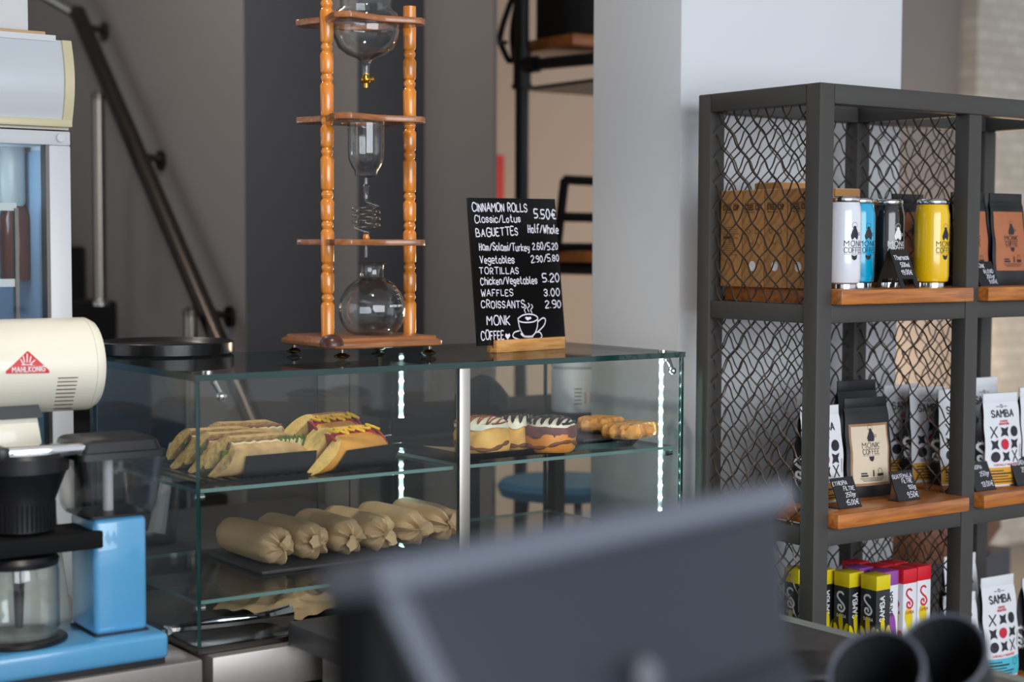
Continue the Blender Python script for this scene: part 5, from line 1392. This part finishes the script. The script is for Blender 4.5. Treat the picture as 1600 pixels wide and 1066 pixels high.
def subdiv(poly, n=8):
    cx = sum(p[0] for p in poly) / len(poly); cy = sum(p[1] for p in poly) / len(poly); out = []
    for i in range(len(poly)):
        a, b = poly[i], poly[(i + 1) % len(poly)]
        for k in range(n):
            s0, s1 = k / n, (k + 1) / n
            for m in range(n):
                pa = (a[0] + (b[0] - a[0]) * m / n, a[1] + (b[1] - a[1]) * m / n); pb = (a[0] + (b[0] - a[0]) * (m + 1) / n, a[1] + (b[1] - a[1]) * (m + 1) / n)
                out.append([(cx + (pa[0] - cx) * s0, cy + (pa[1] - cy) * s0), (cx + (pb[0] - cx) * s0, cy + (pb[1] - cy) * s0), (cx + (pb[0] - cx) * s1, cy + (pb[1] - cy) * s1), (cx + (pa[0] - cx) * s1, cy + (pa[1] - cy) * s1)])
    return out
bd = printed(subdiv(tri), lambda x, z: onhouse(x, z), 'badge', 'red_badge', gr)
up2 = lambda x, z: tuple(Vector(onhouse(x, z)) + Vector((0, -0.0006, 0)))
tl, tr2 = gpx((19, 582), (70, 581))
P = write('MAHLKÖNIG', tl[0], tl[1], 0.0075, 0.0013, width=tr2[0] - tl[0], sub=0.003, rnd=False)
for pts in (((34, 570), (50, 570)), ((35, 567), (32, 562)), ((38, 566), (36, 557)), ((42, 566), (42, 553)), ((46, 566), (48, 557)), ((49, 567), (54, 563)), ((35, 567), (38, 570), (47, 570), (49, 567))):
    P += stroke2(gpx(*pts), 0.0016, 0.003)
printed(P, up2, 'lettering', 'white_print', gr)
P = []
for k in range(9):
    y = 591 + 6.0 * k; P += stroke2(gpx((91 - 0.9 * k, y), (121 - 1.2 * k, y - 1)), 0.0016, 0.004)
printed(P, up2, 'vent_slots', 'brown_ink', gr)
na, nb = gw(4, 680)[0], gw(66, 680)[0]; nc = gw(78, 700)[0]
zt_, zn = zc - gR * 0.93, gw(40, 720)[1]
G().loft([[(na - 0.01, -0.045, zt_), (nb + 0.004, -0.045, zt_), (nb + 0.004, 0.05, zt_), (na - 0.01, 0.05, zt_)], [(na - 0.03, -0.055, zn), (nc, -0.055, zn), (nc, 0.06, zn), (na - 0.03, 0.06, zn)]]).build('neck', 'cream_enamel', gr, bevel=0.006)
G().loft([[(na - 0.014, -0.052, zt_ - 0.008), (nb + 0.010, -0.052, zt_ - 0.008), (nb + 0.010, 0.055, zt_ - 0.008), (na - 0.014, 0.055, zt_ - 0.008)], [(na - 0.008, -0.048, zt_ + 0.012), (nb + 0.004, -0.048, zt_ + 0.012), (nb + 0.004, 0.05, zt_ + 0.012), (na - 0.008, 0.05, zt_ + 0.012)]]).build('gasket', 'black_plastic', gr)
G().loft([[(na - 0.12, -0.06, zn), (nc + 0.004, -0.06, zn), (nc + 0.004, 0.07, zn), (na - 0.12, 0.07, zn)], [(na - 0.12, -0.075, 0.03), (nc + 0.036, -0.075, 0.03), (nc + 0.036, 0.08, 0.03), (na - 0.12, 0.08, 0.03)]]).build('lower_body', 'cream_enamel', gr, bevel=0.006)
G().box(na - 0.13, -0.085, 0.0, nc + 0.042, 0.09, 0.03).build('foot', 'cream_enamel', gr, bevel=0.004)

# ------------------------------------------------------------------ out of focus foreground
# checkout screen seen from behind
A_ = dep(592, 925, 0.80)
B_ = onz(1240, 786, A_.z)
ux = (B_ - A_); wm = ux.length; ang = math.atan2(ux.y, ux.x)
mo = rroot('checkout_screen', A_ + Vector((-math.sin(ang), math.cos(ang), 0)) * 0.055, ang, 'dark grey back of a checkout screen, blurred, close to the camera', 'screen', rx=-0.26)
hm = 0.30
def xy(x0, y0, x1, y1, z): return [(x0, y0, z), (x1, y0, z), (x1, y1, z), (x0, y1, z)]
G().loft([xy(0.004, -0.046, wm - 0.004, -0.008, -0.006), xy(-0.006, -0.030, wm - 0.02, 0.002, -0.10), xy(-0.014, -0.02, wm - 0.04, 0.012, -hm)]).build('side_panel', 'black_matte', mo, bevel=0.004)
G().loft([xy(0.002, -0.052, 0.017, -0.045, -0.010), xy(0.052, -0.048, 0.067, -0.029, -0.13), xy(0.10, -0.044, 0.115, -0.01, -hm)]).build('corner_edge', 'monitor_rim', mo, bevel=0.002)
G().loft([xy(0.010, -0.050, wm - 0.006, -0.010, -0.008), xy(0.06, -0.047, wm - 0.03, -0.002, -0.13), xy(0.108, -0.043, wm - 0.07, 0.0, -hm)]).build('rear_shell', 'monitor_shell', mo, bevel=0.010, seg=3)
G().box(0.0, -0.058, -0.018, wm, -0.006, 0.0025).build('top_edge', 'monitor_rim', mo, bevel=0.007, seg=3)  # lighter grey paints in the light along the top of the screen
G().box(0.0, 0.0125, -hm + 0.004, wm - 0.05, 0.020, -0.10).build('front_frame', 'black_plastic', mo, bevel=0.003)
G().loft([xy(0.05, -0.0500, wm - 0.03, -0.045, -0.108), xy(0.06, -0.063, wm - 0.04, -0.045, -0.125), xy(0.11, -0.064, wm - 0.08, -0.045, -hm + 0.02)]).build('rear_housing', 'monitor_shell', mo, bevel=0.004)
lg = mo.matrix_basis.inverted() @ dep(1065, 1052, 0.90)
G().tube([(lg.x, -0.0642, lg.z), (lg.x, -0.0655, lg.z)], 0.010, 24).build('round_badge', 'badge_grey', mo)
G().box(wm / 2 - 0.06, -0.03, -hm - 0.20, wm / 2 + 0.06, 0.0, -hm + 0.05).build('stand_neck', 'monitor_shell', mo, bevel=0.005)
G().box(wm / 2 - 0.12, -0.12, -hm - 0.216, wm / 2 + 0.12, 0.10, -hm - 0.198).build('stand_foot', 'monitor_shell', mo, bevel=0.004)

# black box with the cups at the right end of the bar
hb0, hb1 = onz(1215, 1018, 0.975), onz(1302, 1018, 0.975)
ho = rroot('cup_holder', (hb0.x, hb0.y, 0.9046), math.atan2(hb1.y - hb0.y, hb1.x - hb0.x), 'black gloss box standing on the bar beside the checkout screen', 'box')
hl = (hb1 - hb0).length
G().box(0, -0.12, 0, hl, 0.0, 0.062).build('holder_box', 'black_gloss', ho, bevel=0.006)
G().box(-0.002, -0.122, 0.0622, hl + 0.002, 0.002, 0.072).build('lid', 'black_plastic', ho, bevel=0.003)
def cup(px, py, D_, axis, lab):
    c = dep(px, py, D_)
    o = rroot('ripple_cup', c, 0, lab, 'cup', 'black ripple paper cups')
    o.rotation_mode = 'QUATERNION'; o.rotation_quaternion = Vector(axis).to_track_quat('Z', 'Y'); 
    n = 96; Rm, Rb, L = 0.046, 0.031, 0.11
    def ring(r, z, rip): return [((r + rip * math.sin(24 * 2 * pi * j / n)) * math.cos(2 * pi * j / n), (r + rip * math.sin(24 * 2 * pi * j / n)) * math.sin(2 * pi * j / n), z) for j in range(n)]
    g = G(); g.loft([ring(Rb, -L, 0), ring(Rb + 0.002, -L + 0.006, 0.0009), ring(Rm - 0.002, -0.008, 0.0009), ring(Rm - 0.001, -0.003, 0), ring(Rm - 0.003, -0.003, 0), ring(Rm - 0.0045, -0.012, 0.0009), ring(Rb - 0.001, -L + 0.008, 0.0009), ring(Rb * 0.5, -L + 0.008, 0)])
    g.build('cup_body', 'cup_black', o, smooth=30)
    G().tube([((Rm - 0.001) * math.cos(2 * pi * k / 48), (Rm - 0.001) * math.sin(2 * pi * k / 48), -0.001) for k in range(48)], 0.0022, 8, closed=True).build('rim', 'monitor_rim', o)
    return o
ax = tuple(rt * -0.42 + up * 0.62 - fw * 0.62)
cup(1368, 1050, 1.52, ax, 'black ripple cup leaning nearest the checkout screen')
cup(1470, 1022, 1.60, ax, 'black ripple cup leaning nearest the rack')
